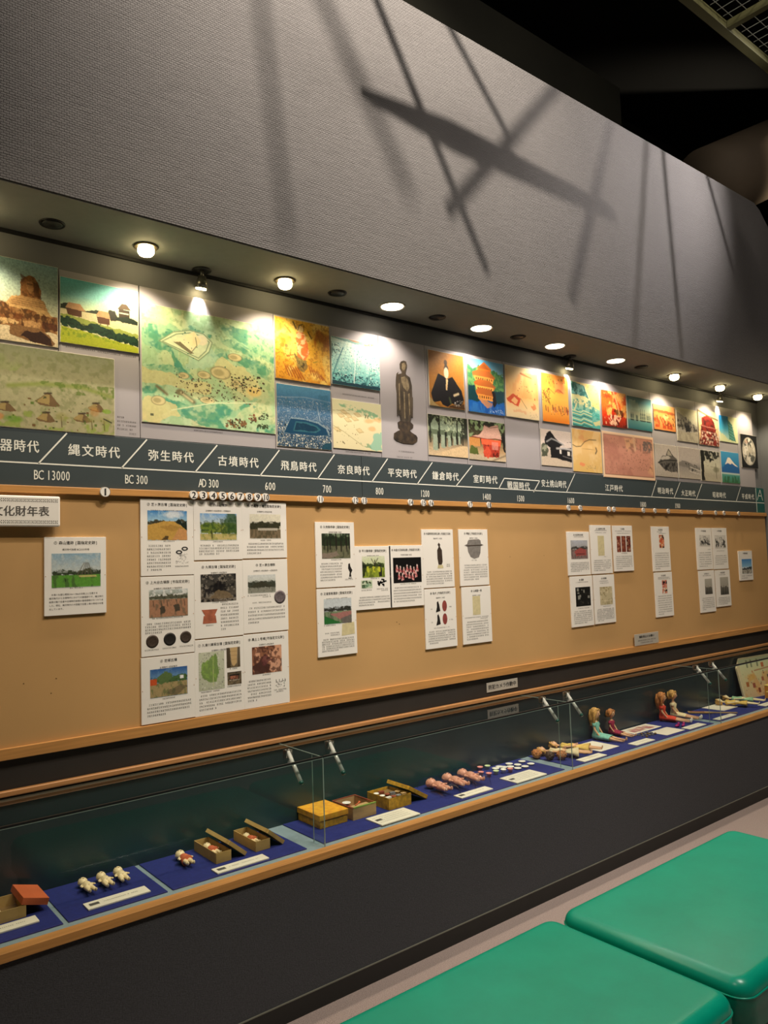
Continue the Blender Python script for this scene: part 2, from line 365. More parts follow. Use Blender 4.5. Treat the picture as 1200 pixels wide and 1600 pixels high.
# ------------------------------------------------------------------ picture painting: ink colours on a fine vertex grid
class Pic:
    def __init__(s, w, h, cols):
        s.w, s.h = w, h; cols = cols * 1.35; s.nx = max(8, int(cols)); s.ny = max(8, int(cols * h / w))
        s.U, s.V = np.meshgrid(np.linspace(0, 1, s.nx), np.linspace(0, 1, s.ny)); s.c = np.ones((s.ny, s.nx, 3)) * 0.5
        s.rs = np.random.RandomState(7); s.asp = h / w
    def seed(s, k): s.rs = np.random.RandomState(k); return s
    def grad(s, stops, k=None, hor=False):
        t = s.U if hor else s.V; ps = [p for p, _ in stops]; cs = np.array([lin(c) for _, c in stops])
        col = np.stack([np.interp(t, ps, cs[:, i]) for i in range(3)], -1)
        if k is None: s.c = col
        else: s.c = s.c * (1 - k[..., None]) + col * k[..., None]
        return s
    def mix(s, k, col, a=1.0):
        k = np.clip(k, 0, 1)[..., None] * a; s.c = s.c * (1 - k) + np.array(lin(col)) * k; return s
    def inside(s, pts, wob=0.0, sc=12):
        U, V = s.U, s.V
        if wob: U = U + (s.nz(sc) - 0.5) * wob; V = V + (s.nz(sc) - 0.5) * wob
        ins = np.zeros(U.shape, bool); n = len(pts)
        for i in range(n):
            x0, y0 = pts[i]; x1, y1 = pts[(i + 1) % n]
            if y0 == y1: continue
            c = ((y0 > V) != (y1 > V)) & (U < (x1 - x0) * (V - y0) / (y1 - y0) + x0); ins ^= c
        return ins.astype(float)
    def P(s, pts, col, a=1.0, wob=0.0, sc=12, tex=0.0):
        k = s.inside(pts, wob, sc)
        if tex: k = k * np.clip(1 - tex * s.nz(30), 0, 1)
        return s.mix(k, col, a)
    def B(s, x0, y0, x1, y1, col, a=1.0): return s.P([(x0, y0), (x1, y0), (x1, y1), (x0, y1)], col, a)
    def E(s, x, y, rx, ry, col, a=1.0, soft=0.25, wob=0.0):
        d = np.sqrt(((s.U - x) / rx) ** 2 + ((s.V - y) / ry) ** 2)
        if wob: d = d + (s.nz(10) - 0.5) * wob
        return s.mix((1 - d) / soft + 0.5, col, a)
    def L(s, pts, wd, col, a=1.0):
        best = np.full(s.U.shape, 9.0)
        for (x0, y0), (x1, y1) in zip(pts[:-1], pts[1:]):
            dx, dy = x1 - x0, (y1 - y0) * s.asp; l2 = dx * dx + dy * dy + 1e-9
            t = np.clip(((s.U - x0) * dx + (s.V - y0) * s.asp * dy) / l2, 0, 1)
            best = np.minimum(best, np.hypot(s.U - x0 - t * dx, (s.V - y0) * s.asp - t * dy))
        return s.mix(1.2 - best / wd, col, a)
    def nz(s, sc, st=1.0):
        out = 0; amp = 1; tot = 0
        for o in range(3):
            nx = max(2, int(sc * 2 ** o)); ny = max(2, int(sc * 2 ** o * s.asp * st)); g = s.rs.rand(ny + 1, nx + 1)
            u = s.U * (nx - 1e-6); v = s.V * (ny - 1e-6); i = u.astype(int); j = v.astype(int); fu = u - i; fv = v - j
            fu = fu * fu * (3 - 2 * fu); fv = fv * fv * (3 - 2 * fv)
            n = g[j, i] * (1 - fu) * (1 - fv) + g[j, i + 1] * fu * (1 - fv) + g[j + 1, i] * (1 - fu) * fv + g[j + 1, i + 1] * fu * fv
            out = out + n * amp; tot += amp; amp *= 0.55
        return np.clip((out / tot - 0.5) * 1.7 + 0.5, 0, 1)
    def N(s, sc, col, lo=0.5, hi=0.7, a=1.0, reg=None, st=1.0):
        k = np.clip((s.nz(sc, st) - lo) / (hi - lo), 0, 1)
        if reg is not None: k = k * s.inside(reg, 0.03)
        return s.mix(k, col, a)
    def grain(s, amt, sc=60):
        s.c = np.clip(s.c * (1 + amt * (s.nz(sc) - 0.5) * 2)[..., None], 0, 1); return s
    def D(s, n, reg, r, cols, a=1.0):
        x0, y0, x1, y1 = reg
        for i in range(n):
            x = s.rs.uniform(x0, x1); y = s.rs.uniform(y0, y1); q = r * s.rs.uniform(0.6, 1.4)
            m = (np.abs(s.U - x) < q * s.rs.uniform(.6, 1.2)) & (np.abs(s.V - y) * s.asp < q * s.rs.uniform(.5, 1.1))
            s.mix(m.astype(float), cols[s.rs.randint(len(cols))], a)
        return s
    def build(s, parent, y, cx=0.0, cz=0.0, name='printed_picture'):
        nx, ny = s.nx, s.ny
        X = (s.U - 0.5) * s.w + cx; Z = (0.5 - s.V) * s.h + cz
        co = np.stack([X, np.zeros_like(X), Z], -1).reshape(-1, 3)
        i = np.arange((ny - 1) * (nx - 1)); r = i // (nx - 1); q = i % (nx - 1); a = r * nx + q
        faces = np.stack([a, a + nx, a + nx + 1, a + 1], -1)
        me = bpy.data.meshes.new(name); me.vertices.add(len(co)); me.vertices.foreach_set('co', co.ravel())
        me.loops.add(faces.size); me.loops.foreach_set('vertex_index', faces.ravel().astype(np.int32))
        me.polygons.add(len(faces)); me.polygons.foreach_set('loop_start', np.arange(0, faces.size, 4, dtype=np.int32))
        me.update(); me.validate()
        at = me.color_attributes.new('ink', 'FLOAT_COLOR', 'POINT')
        at.data.foreach_set('color', np.concatenate([s.c, np.ones((ny, nx, 1))], -1).reshape(-1).astype(np.float32))
        o = bpy.data.objects.new(name, me); C.objects.link(o); me.materials.append(M['print'])
        o.parent = parent; o.location = (0, y, 0); return o

# ------------------------------------------------------------------ the setting
XR = 6.05                                   # the display wall ends against a side wall
XL = -1.2
ZS = EYE + 1.181                            # underside of the bulkhead
BF = -0.35                                  # face of the bulkhead
def sbox(name, m, x0, x1, y0, y1, z0, z1, bevel=0):
    return struct(MB().box(x0, x1, y0, y1, z0, z1).build(name, m, bevel=bevel))
sbox('floor', M['carpet'], -4, 12, -7, 2.0, -0.1, 0)
sbox('wall_back', M['wallgrey'], XL, XR, 0.0, 0.12, 0, ZS)
o = MB()                                    # the tall upper wall above the recess, its far top corner cut off at a slope
pr = [(XL, ZS + 0.006), (XR + 0.6, ZS + 0.006), (XR + 0.6, EYE + 1.72), (5.84, EYE + 2.16), (5.66, EYE + 2.365), (5.54, EYE + 2.462), (5.46, EYE + 2.495), (XL, EYE + 2.495)]
n = len(pr)
o.add([(x, BF, z) for x, z in pr] + [(x, BF + 0.12, z) for x, z in pr], [tuple(range(n)), tuple(range(n, 2 * n))[::-1]] + [(i, i + n, (i + 1) % n + n, (i + 1) % n) for i in range(n)])
struct(o.build('bulkhead_wall', M['weave']))
sbox('soffit', M['soffit'], XL, XR, BF + 0.004, 0.0, ZS, ZS + 0.14)
sbox('trim_1', M['lampdark'], XL, XR, -0.012, -0.0005, ZS - 0.012, ZS - 0.0005)
sbox('wall_right', M['weave_dark'], XR, XR + 0.1, -1.3, 0.12, 0, ZS)
sbox('wall_left', M['black'], -4.1, -4, -7, 2.0, 0, 6.6)
sbox('wall_front', M['weave_dark'], -4, 12, -7.1, -7, 0, 6.6)
sbox('wall_far', M['darkolive'], 12, 12.1, -7, 2.0, 0, 6.6)
sbox('wall_behind', M['darkolive'], XL, 12, 1.9, 2.0, ZS, 6.6)
sbox('ceiling', M['black'], -4, 12, -7, 2.0, 6.5, 6.6)

def thing_box(name, m, x0, x1, y0, y1, z0, z1, label, cat, group=None, bevel=0.002):
    c = Vector(((x0 + x1) / 2, y1, (z0 + z1) / 2))
    return c

# plinth below the case
sbox('plinth_wall', M['front'], XL, XR, -0.368, 0.0, 0.068, EYE - 1.064)
sbox('baseboard_front', M['base'], XL, XR, -0.372, -0.02, 0.0, 0.066)
sbox('trim_2', M['basetrim'], XL, XR, -0.3735, -0.365, 0.066, 0.0695)
# black strip between pinboard and case, and the case's back
sbox('trim_3', M['blackwall'], XL, XR - 0.002, -0.006, -0.0005, EYE - 0.715, EYE - 0.56)

# ------------------------------------------------------------------ display case
case = empty('display_case', (2.4, 0, EYE - 1.06), 'long low wall display case with a blue-grey tray, oak edge and clear glass front', 'display case')
def child(o, p):
    o.parent = p; o.location = Vector(o.location) - Vector(p.location); return o
ZT = EYE - 1.04
child(MB().box(XL, XR, -0.333, -0.001, ZT - 0.02, ZT).build('tray', M['tray']), case)
child(MB().box(XL, XR - 0.002, -0.377, -0.334, ZT - 0.025, ZT + 0.002).build('front_edge', M['wood'], bevel=0.0015), case)
child(MB().box(XL, XR - 0.002, -0.008, -0.001, ZT, EYE - 0.716).build('back_panel', M['caseback']), case)
ZG = EYE - 0.711
child(MB().box(XL, XR - 0.002, -0.03, -0.0065, ZG + 0.004, ZG + 0.022).build('glass_rail', M['rail'], bevel=0.004, seg=3), case)
child(MB().box(XL, XR - 0.002, -0.024, -0.0085, ZG - 0.012, ZG - 0.0005).build('rail_groove', M['basetrim'], bevel=0.001), case)
JX = [0.155, 1.635, 3.112, 4.575, 6.044]
for a, b in zip(JX[:-1], JX[1:]):
    g = MB().quad((a + .003, -0.336, ZT + .001), (b - .003, -0.336, ZT + .001), (b - .003, -0.336, ZG - .004), (a + .003, -0.336, ZG - .004)).build('front_pane', M['glass'], weld=False)
    child(g, case)
    child(MB().box(a + .004, b - .004, -0.3400, -0.3325, ZG - 0.0015, ZG + 0.0050).build('glass_edge', M['lampdark']), g)
    g['label'] = 'clear upright glass pane'
    child(MB().box(a + .004, b - .004, -0.3395, -0.3375, ZG - 0.0042, ZG - 0.0018).build('polished_edge', M['glassedge']), g)
    for q in (g.children): q.location = (0, 0, 0)
    t = MB().quad((a + .003, -0.335, ZG), (b - .003, -0.335, ZG), (b - .003, -0.010, ZG), (a + .003, -0.010, ZG)).build('top_pane', M['glass'], weld=False)
    child(t, case)
g = MB().quad((XL, -0.336, ZT + .001), (.152, -0.336, ZT + .001), (.152, -0.336, ZG - .004), (XL, -0.336, ZG - .004)).build('front_pane', M['glass'], weld=False); child(g, case)
for x in JX[:-1]:
    # glass stiffening fin behind each joint of the front panes, and the silvery joint lines
    f = MB().quad((x, -0.334, ZT + .001), (x, -0.263, ZT + .001), (x, -0.263, ZG - .004), (x, -0.334, ZG - .004)).build('glass_fin', M['glass'], weld=False); child(f, case)
    e = MB().box(x - .0012, x + .0012, -0.2642, -0.2618, ZT + .001, ZG - .004).build('fin_edge', M['glassedge']); child(e, case)
    e = MB().box(x - .0016, x + .0016, -0.3378, -0.3345, ZT + .001, ZG - .004).build('joint_strip', M['glassedge']); child(e, case)
    e = MB().box(x - .0012, x + .0012, -0.333, -0.012, ZG - .0012, ZG + .0012).build('joint_strip', M['glassedge']); child(e, case)

# clamps: a chrome clip on the top pane with a frosted rod reaching down to the front pane
wh = {0: 'left end', 1: 'nearest joint', 2: 'middle joint', 3: 'far joint'}
for k, x in enumerate(JX[1:4]):
    for s in (-1, 1):
        side = ('left', 'right')[s > 0]
        r = empty('glass_clamp', (x + s * 0.095, -0.245, ZG), 'chrome clip with frosted rod on the case glass, %s of the %s glass joint' % (side, ('nearest', 'middle', 'farthest')[k]), 'clamp', 'glass clamps on the display case')
        b = MB(); b.box(-.014, -.010, -.012, .012, 0.0005, .03); b.box(.010, .014, -.012, .012, 0.0005, .03); b.box(-.014, .014, .008, .012, 0.0005, .03); b.box(-.014, .014, -.012, .012, 0.0005, .004)
        b.build('clip', M['chrome'], r, bevel=0.0008)
        b = MB(); b.tube([(0, -.002, .022), (0, -.085, -.072)], .0078, 14); rod = b.build('rod', M['rod'], r)
        b = MB(); b.tube([(0, -.0852, -.0722), (0, -.0925, -.0805)], .0088, 14); b.build('rod_cap', M['rodcap'], r)
        b = MB(); b.tube([(-.0105, 0, .016), (.0105, 0, .016)], .003, 8); b.build('screw', M['chrome'], r)

# ------------------------------------------------------------------ pinboard
YB = -0.012
pin = empty('pinboard', (2.4, 0, EYE - 0.15), 'long ochre cloth pinboard with oak trim under the dark timeline strip', 'pinboard')
child(MB().box(XL, XR - 0.004, YB, -0.0008, EYE - 0.562, EYE + 0.30).build('board_cloth', M['cork']), pin)
child(MB().box(XL, XR - 0.003, YB - 0.016, YB - 0.0003, EYE + 0.278, EYE + 0.303).build('top_trim', M['wood'], bevel=0.0015), pin)
child(MB().box(XL, XR - 0.003, YB - 0.012, YB - 0.0003, EYE - 0.592, EYE - 0.555).build('bottom_trim', M['wood'], bevel=0.0015), pin)
for hx, hy in ((37, 1068), (88, 1060), (80, 1083), (624, 975), (620, 972), (797, 870), (850, 868)):
    q = onY(hx, hy, YB)
    h = MB().lathe([(.0008, -0.0003), (.0026, 0.0002), (.0014, .0006), (.0004, .0006)], n=8, m=Matrix.Rotation(R(90), 3, 'X')).build('pin_hole', M['boxin']); h.location = q; child(h, pin)

# ------------------------------------------------------------------ timeline strip
tl = empty('timeline_strip', (2.4, 0, EYE + 0.4), 'long dark slate strip lettered in white with the historical eras and their dates', 'sign')
TY = -0.016
seam = onY(565.6, 750, TY).x
for a, b in ((XL, seam - 0.001), (seam + 0.001, 5.905)):
    child(MB().box(a, b, TY, -0.0008, EYE + 0.304, EYE + 0.4955).build('strip_board', M['bar'], bevel=0.001), tl)
tb = MB().box(5.907, XR - 0.004, TY, -0.0008, EYE + 0.304, EYE + 0.4955).build('strip_board', M['teal'], bevel=0.001); tb['label'] = 'teal end board'; child(tb, tl)
ik = Ink()
def wl(px, py, Y=TY):
    p = onY(px, py, Y); return (p.x, p.z)
zl = EYE + 0.381; zt = EYE + 0.493
ik.line((XL, zl), (XR - 0.006, zl), 0.005)
SL = [(104.5, 676.8, 60, 725), (229.5, 687, 190, 733), (339.3, 696.6, 305, 739), (436.4, 704.3, 406.5, 745), (522.5, 712.3, 496.3, 750), (605.5, 718.6, 581.3, 755.3), (675.5, 724.5, 652, 758.8), (737.8, 730.5, 720.3, 762.3), (898.3, 742.5, 885, 771.2), (1026, 753, 1018, 778.6), (1062.8, 756.5, 1053, 780.3), (1096.8, 759, 1088, 782), (1157.3, 764.2, 1150.3, 786.3)]
for a, b, c, d in SL:
    if (a, c) == (737.8, 720.3): c = 712.3
    ik.line((wl(a, b)[0], zt), (wl(c, d)[0], zl), 0.0052)
p0, p1, p2, p3 = wl(779, 764), wl(787.7, 747.4), wl(843, 751.3), wl(833.6, 768.8)
for a, b in ((p0, p1), (p1, p2), (p2, p3)): ik.line(a, b, 0.0055)
ik.line((5.915, zt), (5.915, EYE + 0.306), 0.007)
ik.line((5.93, EYE + 0.40), (5.985, zt - 0.01), 0.006); ik.line((5.985, zt - 0.01), (6.02, EYE + 0.40), 0.006); ik.line((5.95, EYE + 0.435), (6.01, EYE + 0.435), 0.006)
ERA = [('旧石器時代', -46, 62, 695), ('縄文時代', 105, 188.5, 705), ('弥生時代', 230, 303.6, 713), ('古墳時代', 339, 404.7, 721.5), ('飛鳥時代', 437.8, 495, 728.5), ('奈良時代', 526.7, 578, 734.5), ('平安時代', 605, 651.5, 739.5), ('鎌倉時代', 674.8, 717, 744), ('室町時代', 738.8, 777.5, 749), ('戦国時代', 792, 828, 758.8), ('安土桃山時代', 845.5, 885, 756), ('江戸時代', 945, 973.2, 762.7), ('明治時代', 1027, 1052, 767), ('大正時代', 1064, 1086.8, 770.7), ('昭和時代', 1113, 1134.2, 773.5), ('平成時代', 1158.5, 1178.5, 776)]
for t, a, b, yc in ERA:
    a = wl(a, yc); b = wl(b, yc); z = (a[1] + b[1]) / 2; sz = 0.0445
    ik.text(t, (a[0] + b[0]) / 2, z - sz * 0.38, sz, b[0] - a[0], bold=0.02, gap=.93)
for t, a, b, yc in [('BC 13000', 52.5, 109.5, 742.5), ('BC 300', 195, 231, 749), ('AD 300', 310.5, 341.8, 755), ('600', 413.5, 430.5, 759.5), ('700', 504, 517.8, 763.8), ('800', 586.6, 599.2, 767.2), ('1200', 656.6, 671, 771), ('1400', 753.4, 767, 776), ('1500', 807, 819.2, 778.7), ('1600', 886, 897.3, 782), ('1800', 999.6, 1009.4, 788), ('1900', 1054.3, 1062.7, 790.2)]:
    a = wl(a, yc); b = wl(b, yc); z = (a[1] + b[1]) / 2; sz = 0.047
    ik.text(t, (a[0] + b[0]) / 2, z - sz * 0.36, sz, b[0] - a[0], bold=0.012)
o = ik.build(M['whiteink'], tl, 0, name='era_lettering'); o.location = (-2.4, TY - 0.0006, -(EYE + 0.4))

# ------------------------------------------------------------------ numbered discs along the top of the pinboard
DISC = [(1, 164.5, 768, .0185)] + [(i + 2, x, y, .0175) for i, (x, y) in enumerate([(303, 773.6), (318, 774.4), (333.3, 775), (348.4, 775.3), (362.5, 775.6), (376, 776), (389.6, 776.4), (403, 776.8), (415.6, 777.2)])]
DISC += [(n_, x, y, .0165) for n_, x, y in [(11, 501, 780), (12, 555.5, 782), (13, 569.5, 783), (14, 642, 785.5), (15, 662, 785.8), (16, 674, 786.2), (17, 735, 788.5), (18, 764.5, 790), (19, 889, 794.5), (20, 907.5, 795), (21, 952, 797), (22, 959.8, 797.3), (23, 1006, 799), (24, 1024, 799.8), (25, 1045, 800.6), (26, 1092, 802.6), (27, 1096.5, 802.9), (28, 1119, 803.8), (29, 1132, 804.4), (30, 1155, 805.2)]]
WORDS = 'zero one two three four five six seven eight nine ten eleven twelve thirteen fourteen fifteen sixteen seventeen eighteen nineteen twenty twenty-one twenty-two twenty-three twenty-four twenty-five twenty-six twenty-seven twenty-eight twenty-nine thirty'.split()
for k, x, y, r in DISC:
    q = onY(x, y, YB - 0.022)
    d = MB().lathe([(r * .96, 0.0), (r, .0008), (r, .0052), (r * .96, .006)], n=28, m=Matrix.Rotation(R(90), 3, 'X'), smooth=False).build('number_disc', M['card'])
    d.location = (q.x, YB - 0.0165, EYE + 0.290)
    tag(d, 'small round white disc reading %s on the oak trim above the pinboard' % WORDS[k], 'number disc', 'numbered discs on the pinboard trim')
    i = Ink(); t = str(k); i.text(t, 0, -r * .70, r * 1.95, width=(r * 1.15 if len(t) == 1 else r * 1.6), bold=0.03)
    nr = 28
    for j in range(nr):
        a0, a1 = 2 * PI * j / nr, 2 * PI * (j + 1) / nr
        i.poly([(r * math.cos(a0), r * math.sin(a0)), (r * math.cos(a1), r * math.sin(a1)), (r * .94 * math.cos(a1), r * .94 * math.sin(a1)), (r * .94 * math.cos(a0), r * .94 * math.sin(a0))][::-1])
    i.build(M['ink'], d, -0.0064, 'numeral')

# ------------------------------------------------------------------ title board at the left
q0 = onY(95.5, 776, YB - 0.03); q1 = onY(93, 823, YB - 0.03)
tw = 0.62; tx = (q0.x + q1.x) / 2 - tw / 2; th = q0.z - q1.z
t = MB()
tb_ = t.box(-tw / 2, tw / 2, -0.008, 0.008, -th / 2, th / 2).build('title_board', M['card'], bevel=0.006, seg=3)
tb_.location = (tx, YB - 0.024, (q0.z + q1.z) / 2)
tag(tb_, 'wide white title board with dotted borders and large black characters at the left', 'sign')
b = MB().box(-tw / 2 + .03, tw / 2 - .02, 0.0082, 0.0222, -th / 2 + .02, th / 2 - .02).build('mounting_block', M['wood'], tb_)
i = Ink(); a = onY(5, 800, YB - 0.034).x - tx; b = onY(77.5, 800, YB - 0.034).x - tx; sz = (b - a) / 4
i.text('文化財年表', b - sz * 5, -sz * 0.38, sz, sz * 5, 'l', bold=0.022)
for zz in (th / 2 - .012, th / 2 - .019, -th / 2 + .012, -th / 2 + .019):
    k = 0; x = -tw / 2 + .006
    while x < tw / 2 - .008: i.quad(x + (k % 2) * 0, zz - .0014, x + .0034, zz + .0014); x += .0062; k += 1
for zz in (th / 2 - .0155, -th / 2 + .0155):
    x = -tw / 2 + .009
    while x < tw / 2 - .008: i.quad(x, zz - .001, x + .002, zz + .001); x += .0124
i.build(M['greyink'], tb_, -0.0086)

# ------------------------------------------------------------------ grey backing boards of the picture frieze
FY = -0.014
def column(x0, x1, z0, z1, label):
    o = MB().box(-(x1 - x0) / 2 + .0012, (x1 - x0) / 2 - .0012, -.0065, .0065, -(z1 - z0) / 2, (z1 - z0) / 2).build('backing_board', M['panel'], bevel=0.0008)
    o.location = ((x0 + x1) / 2, -0.0075, (z0 + z1) / 2)
    return tag(o, label, 'backing board', 'grey boards behind the pictures')
ZP1 = EYE + 1.076; ZP0 = EYE + 0.4975
X = lambda px, py: onY(px, py, FY).x
cx = [X(0, 400) - .35, X(91, 480), X(218, 560), X(428.5, 590), X(516, 610), X(593.5, 620), X(666.5, 640), X(728, 650), X(788, 650), X(841.5, 660), X(891, 670), X(937.5, 672), X(1018, 680), X(1055, 690), X(1089, 690), X(1122, 700), X(1153, 700), 5.93]
desc = ['behind the stone ruin picture', 'behind the thatched village photo', 'around the large green map, lit by a spot', 'behind the orange mural picture', 'behind the pale city model picture', 'plain one carrying the bronze statue cut-out', 'behind the black-robed portrait', 'behind the golden pavilion photo', 'with an empty lower half beside the pale scroll', 'behind the orange screen painting', 'behind the teal castle painting', 'behind the red painting and old map', 'behind the small orange print', 'behind the two pale grey hill pictures', 'behind the red tower photo', 'behind the blue tower building photo', 'plain end one under the moon picture']
for a, b, d_ in zip(cx[:-1], cx[1:], desc):
    column(a, b, ZP0, ZP1, 'grey backing board ' + d_)
o = MB().box(cx[1] - .0035, cx[1] + .0005, -0.016, -0.0145, EYE + .79, ZP1).build('divider_strip', M['lampdark']); tag(o, 'thin black strip between the stone ruin and village pictures', 'strip')
o = MB().box(cx[2] - .003, cx[2] + .001, -0.016, -0.0145, EYE + .79, ZP1).build('divider_strip', M['lampdark']); tag(o, 'thin black strip between the village photo and green map', 'strip')

def picture(corn, cols, label, paint, border=0.0, proud=0.003):
    """corn: the four corners as seen, (TL, TR, BR, BL); the print is a real rectangle on the wall"""
    TL, TR, BR, BL = [onY(a, b, FY) for a, b in corn]
    x0 = (TL.x + BL.x) / 2; x1 = (TR.x + BR.x) / 2; z1 = (TL.z + TR.z) / 2; z0 = (BL.z + BR.z) / 2
    w_, h_ = x1 - x0, z1 - z0
    o = MB().box(-w_ / 2, w_ / 2, -proud / 2, proud / 2, -h_ / 2, h_ / 2).build('picture', M['cardedge'], bevel=0.0004, seg=1)
    o.location = ((x0 + x1) / 2, FY - 0.0008 - proud / 2, (z0 + z1) / 2)
    tag(o, label, 'picture', 'pictures above the timeline')
    p = Pic(w_ - 2 * border, h_ - 2 * border, cols); paint(p); p.build(o, -proud / 2 - 0.0006)
    return o

def p_ruin(p):
    p.seed(1).grad([(0, '#7fa0a0'), (.35, '#a8b9a4'), (.6, '#b8b893'), (1, '#c8b893')])
    p.P([(.0, .38), (.12, .30), (.38, .62), (.0, .62)], '#b08a62', wob=.01)
    p.P([(.42, .58), (.50, .46), (.58, .44), (.62, .36), (.80, .42), (.86, .5), (.92, .62), (1, .64), (1, .9), (.3, .9)], '#b9935c', wob=.03, sc=20)
    p.P([(.595, .37), (.60, .26), (.64, .19), (.69, .165), (.75, .18), (.79, .24), (.82, .37), (.80, .45), (.61, .44)], '#85592f', 1, .012, 16)
    p.N(26, '#5c3a1e', .5, .66, .8, [(.6, .18), (.8, .18), (.82, .44), (.6, .44)]); p.P([(.655, .24), (.72, .235), (.735, .34), (.70, .395), (.665, .35)], '#9c7042', 1, .01); p.P([(.735, .24), (.79, .26), (.81, .42), (.75, .42)], '#4e301a', .8, .02); p.B(.665, .265, .725, .285, '#5c3a20', .8)
    p.P([(.50, .50), (.58, .42), (.84, .45), (.90, .56), (.5, .56)], '#a37c4c', .9, .03, 14); [p.L([(.54 - i * .015, .47 + i * .025), (.86 + i * .01, .49 + i * .025)], .005, '#6e4c2a', .7) for i in range(4)]
    p.B(0, .52, 1, .84, '#8a5a30', .0)
    p.P([(0, .50), (.35, .54), (.7, .60), (1, .64), (1, .88), (.8, .86), (.4, .84), (0, .86)], '#7a4c28', wob=.05, sc=10, tex=.4)
    p.P([(0, .42), (.30, .50), (.4, .58), (0, .56)], '#5e371d', wob=.05, sc=14)
    for (a, b, c, d, k) in [(.05, .62, .22, .70, '#b38d5a'), (.3, .60, .45, .68, '#8e6136'), (.32, .74, .56, .80, '#c39f6b'), (.62, .73, .80, .82, '#b28856'), (0, .80, .30, .90, '#a37c4b'), (.5, .66, .62, .72, '#6b3f20'), (.84, .70, 1, .80, '#5a331b')]:
        p.P([(a, b), (c, b + .01), (c - .01, d), (a + .01, d + .01)], k, wob=.04, sc=14)
    p.N(26, '#3c2413', .56, .72, .75, [(0, .5), (1, .62), (1, .86), (0, .9)], .5)
    p.P([(.1, .86), (.45, .82), (1, .84), (1, 1), (0, 1), (0, .9)], '#cfbd98', wob=.02)
    p.P([(.48, .84), (.56, .80), (.78, .80), (.90, .86), (.97, .96), (.92, 1), (.66, .97), (.48, .92)], '#7c5a38', wob=.02)
    p.P([(.64, .86), (.80, .84), (.93, .92), (.95, .99), (.70, .97), (.6, .92)], '#35211a', wob=.03)
    p.grain(.25, 70)
def p_village(p):
    p.seed(2).grad([(0, '#5fb6b4'), (.25, '#84c4b8'), (.44, '#c4d4a4'), (.47, '#d2d09a')])
    p.P([(0, .42), (.08, .38), (.22, .40), (.30, .46), (.42, .42), (.52, .45), (.6, .5), (1, .56), (1, .66), (0, .58)], '#2b3320', wob=.03, sc=22)
    p.B(0, .485, 1, .62, '#d0c493'); p.P([(0, .485), (.3, .5), (.6, .56), (1, .56), (1, .70), (.6, .64), (0, .60)], '#cfc292', wob=.02)
    for x, y, s_ in ((.06, .37, .22), (.44, .42, .20)):
        p.P([(x + .01, y + .1), (x + s_ - .02, y + .1), (x + s_ - .02, y + .2), (x + .03, y + .2)], '#57361f'); p.P([(x, y + .09), (x + .04, y), (x + s_ - .04, y), (x + s_ + .03, y + .11)], '#b48a5d'); p.L([(x + .06, y + .2), (x + .06, y + .26)], .008, '#3a2414'); p.L([(x + s_ - .05, y + .2), (x + s_ - .05, y + .26)], .008, '#3a2414')
    p.P([(.60, .44), (.62, .38), (.70, .38), (.72, .46), (.7, .55), (.62, .55)], '#2c2c1e', wob=.03)
    p.P([(.72, .34), (.78, .24), (.84, .24), (.90, .33)], '#4c3c26'); p.P([(.74, .34), (.88, .34), (.88, .5), (.74, .5)], '#372c1c'); p.B(.745, .385, .87, .41, '#bdbd98'); p.P([(.7, .48), (.84, .44), (1, .5), (1, .56), (.72, .54)], '#1e2a1c', wob=.03)
    p.P([(0, .56), (.3, .60), (1, .70), (1, .84), (0, .70)], '#8f9a45', wob=.03); p.P([(0, .60), (.2, .62), (.26, .68), (.5, .64), (.7, .72), (1, .76), (1, .90), (.7, .86), (.3, .78), (0, .74)], '#1f3c26', wob=.05, sc=22)
    p.N(40, '#0c2014', .5, .7, .7, [(0, .62), (1, .74), (1, .9), (0, .74)])
    p.P([(0, .75), (.3, .79), (1, .91), (1, 1), (0, 1)], '#a5ad2c', wob=.02); p.N(30, '#6b8a20', .45, .7, .7, [(0, .76), (.4, .80), (.8, .9), (0, .9)]); p.grain(.12, 80)
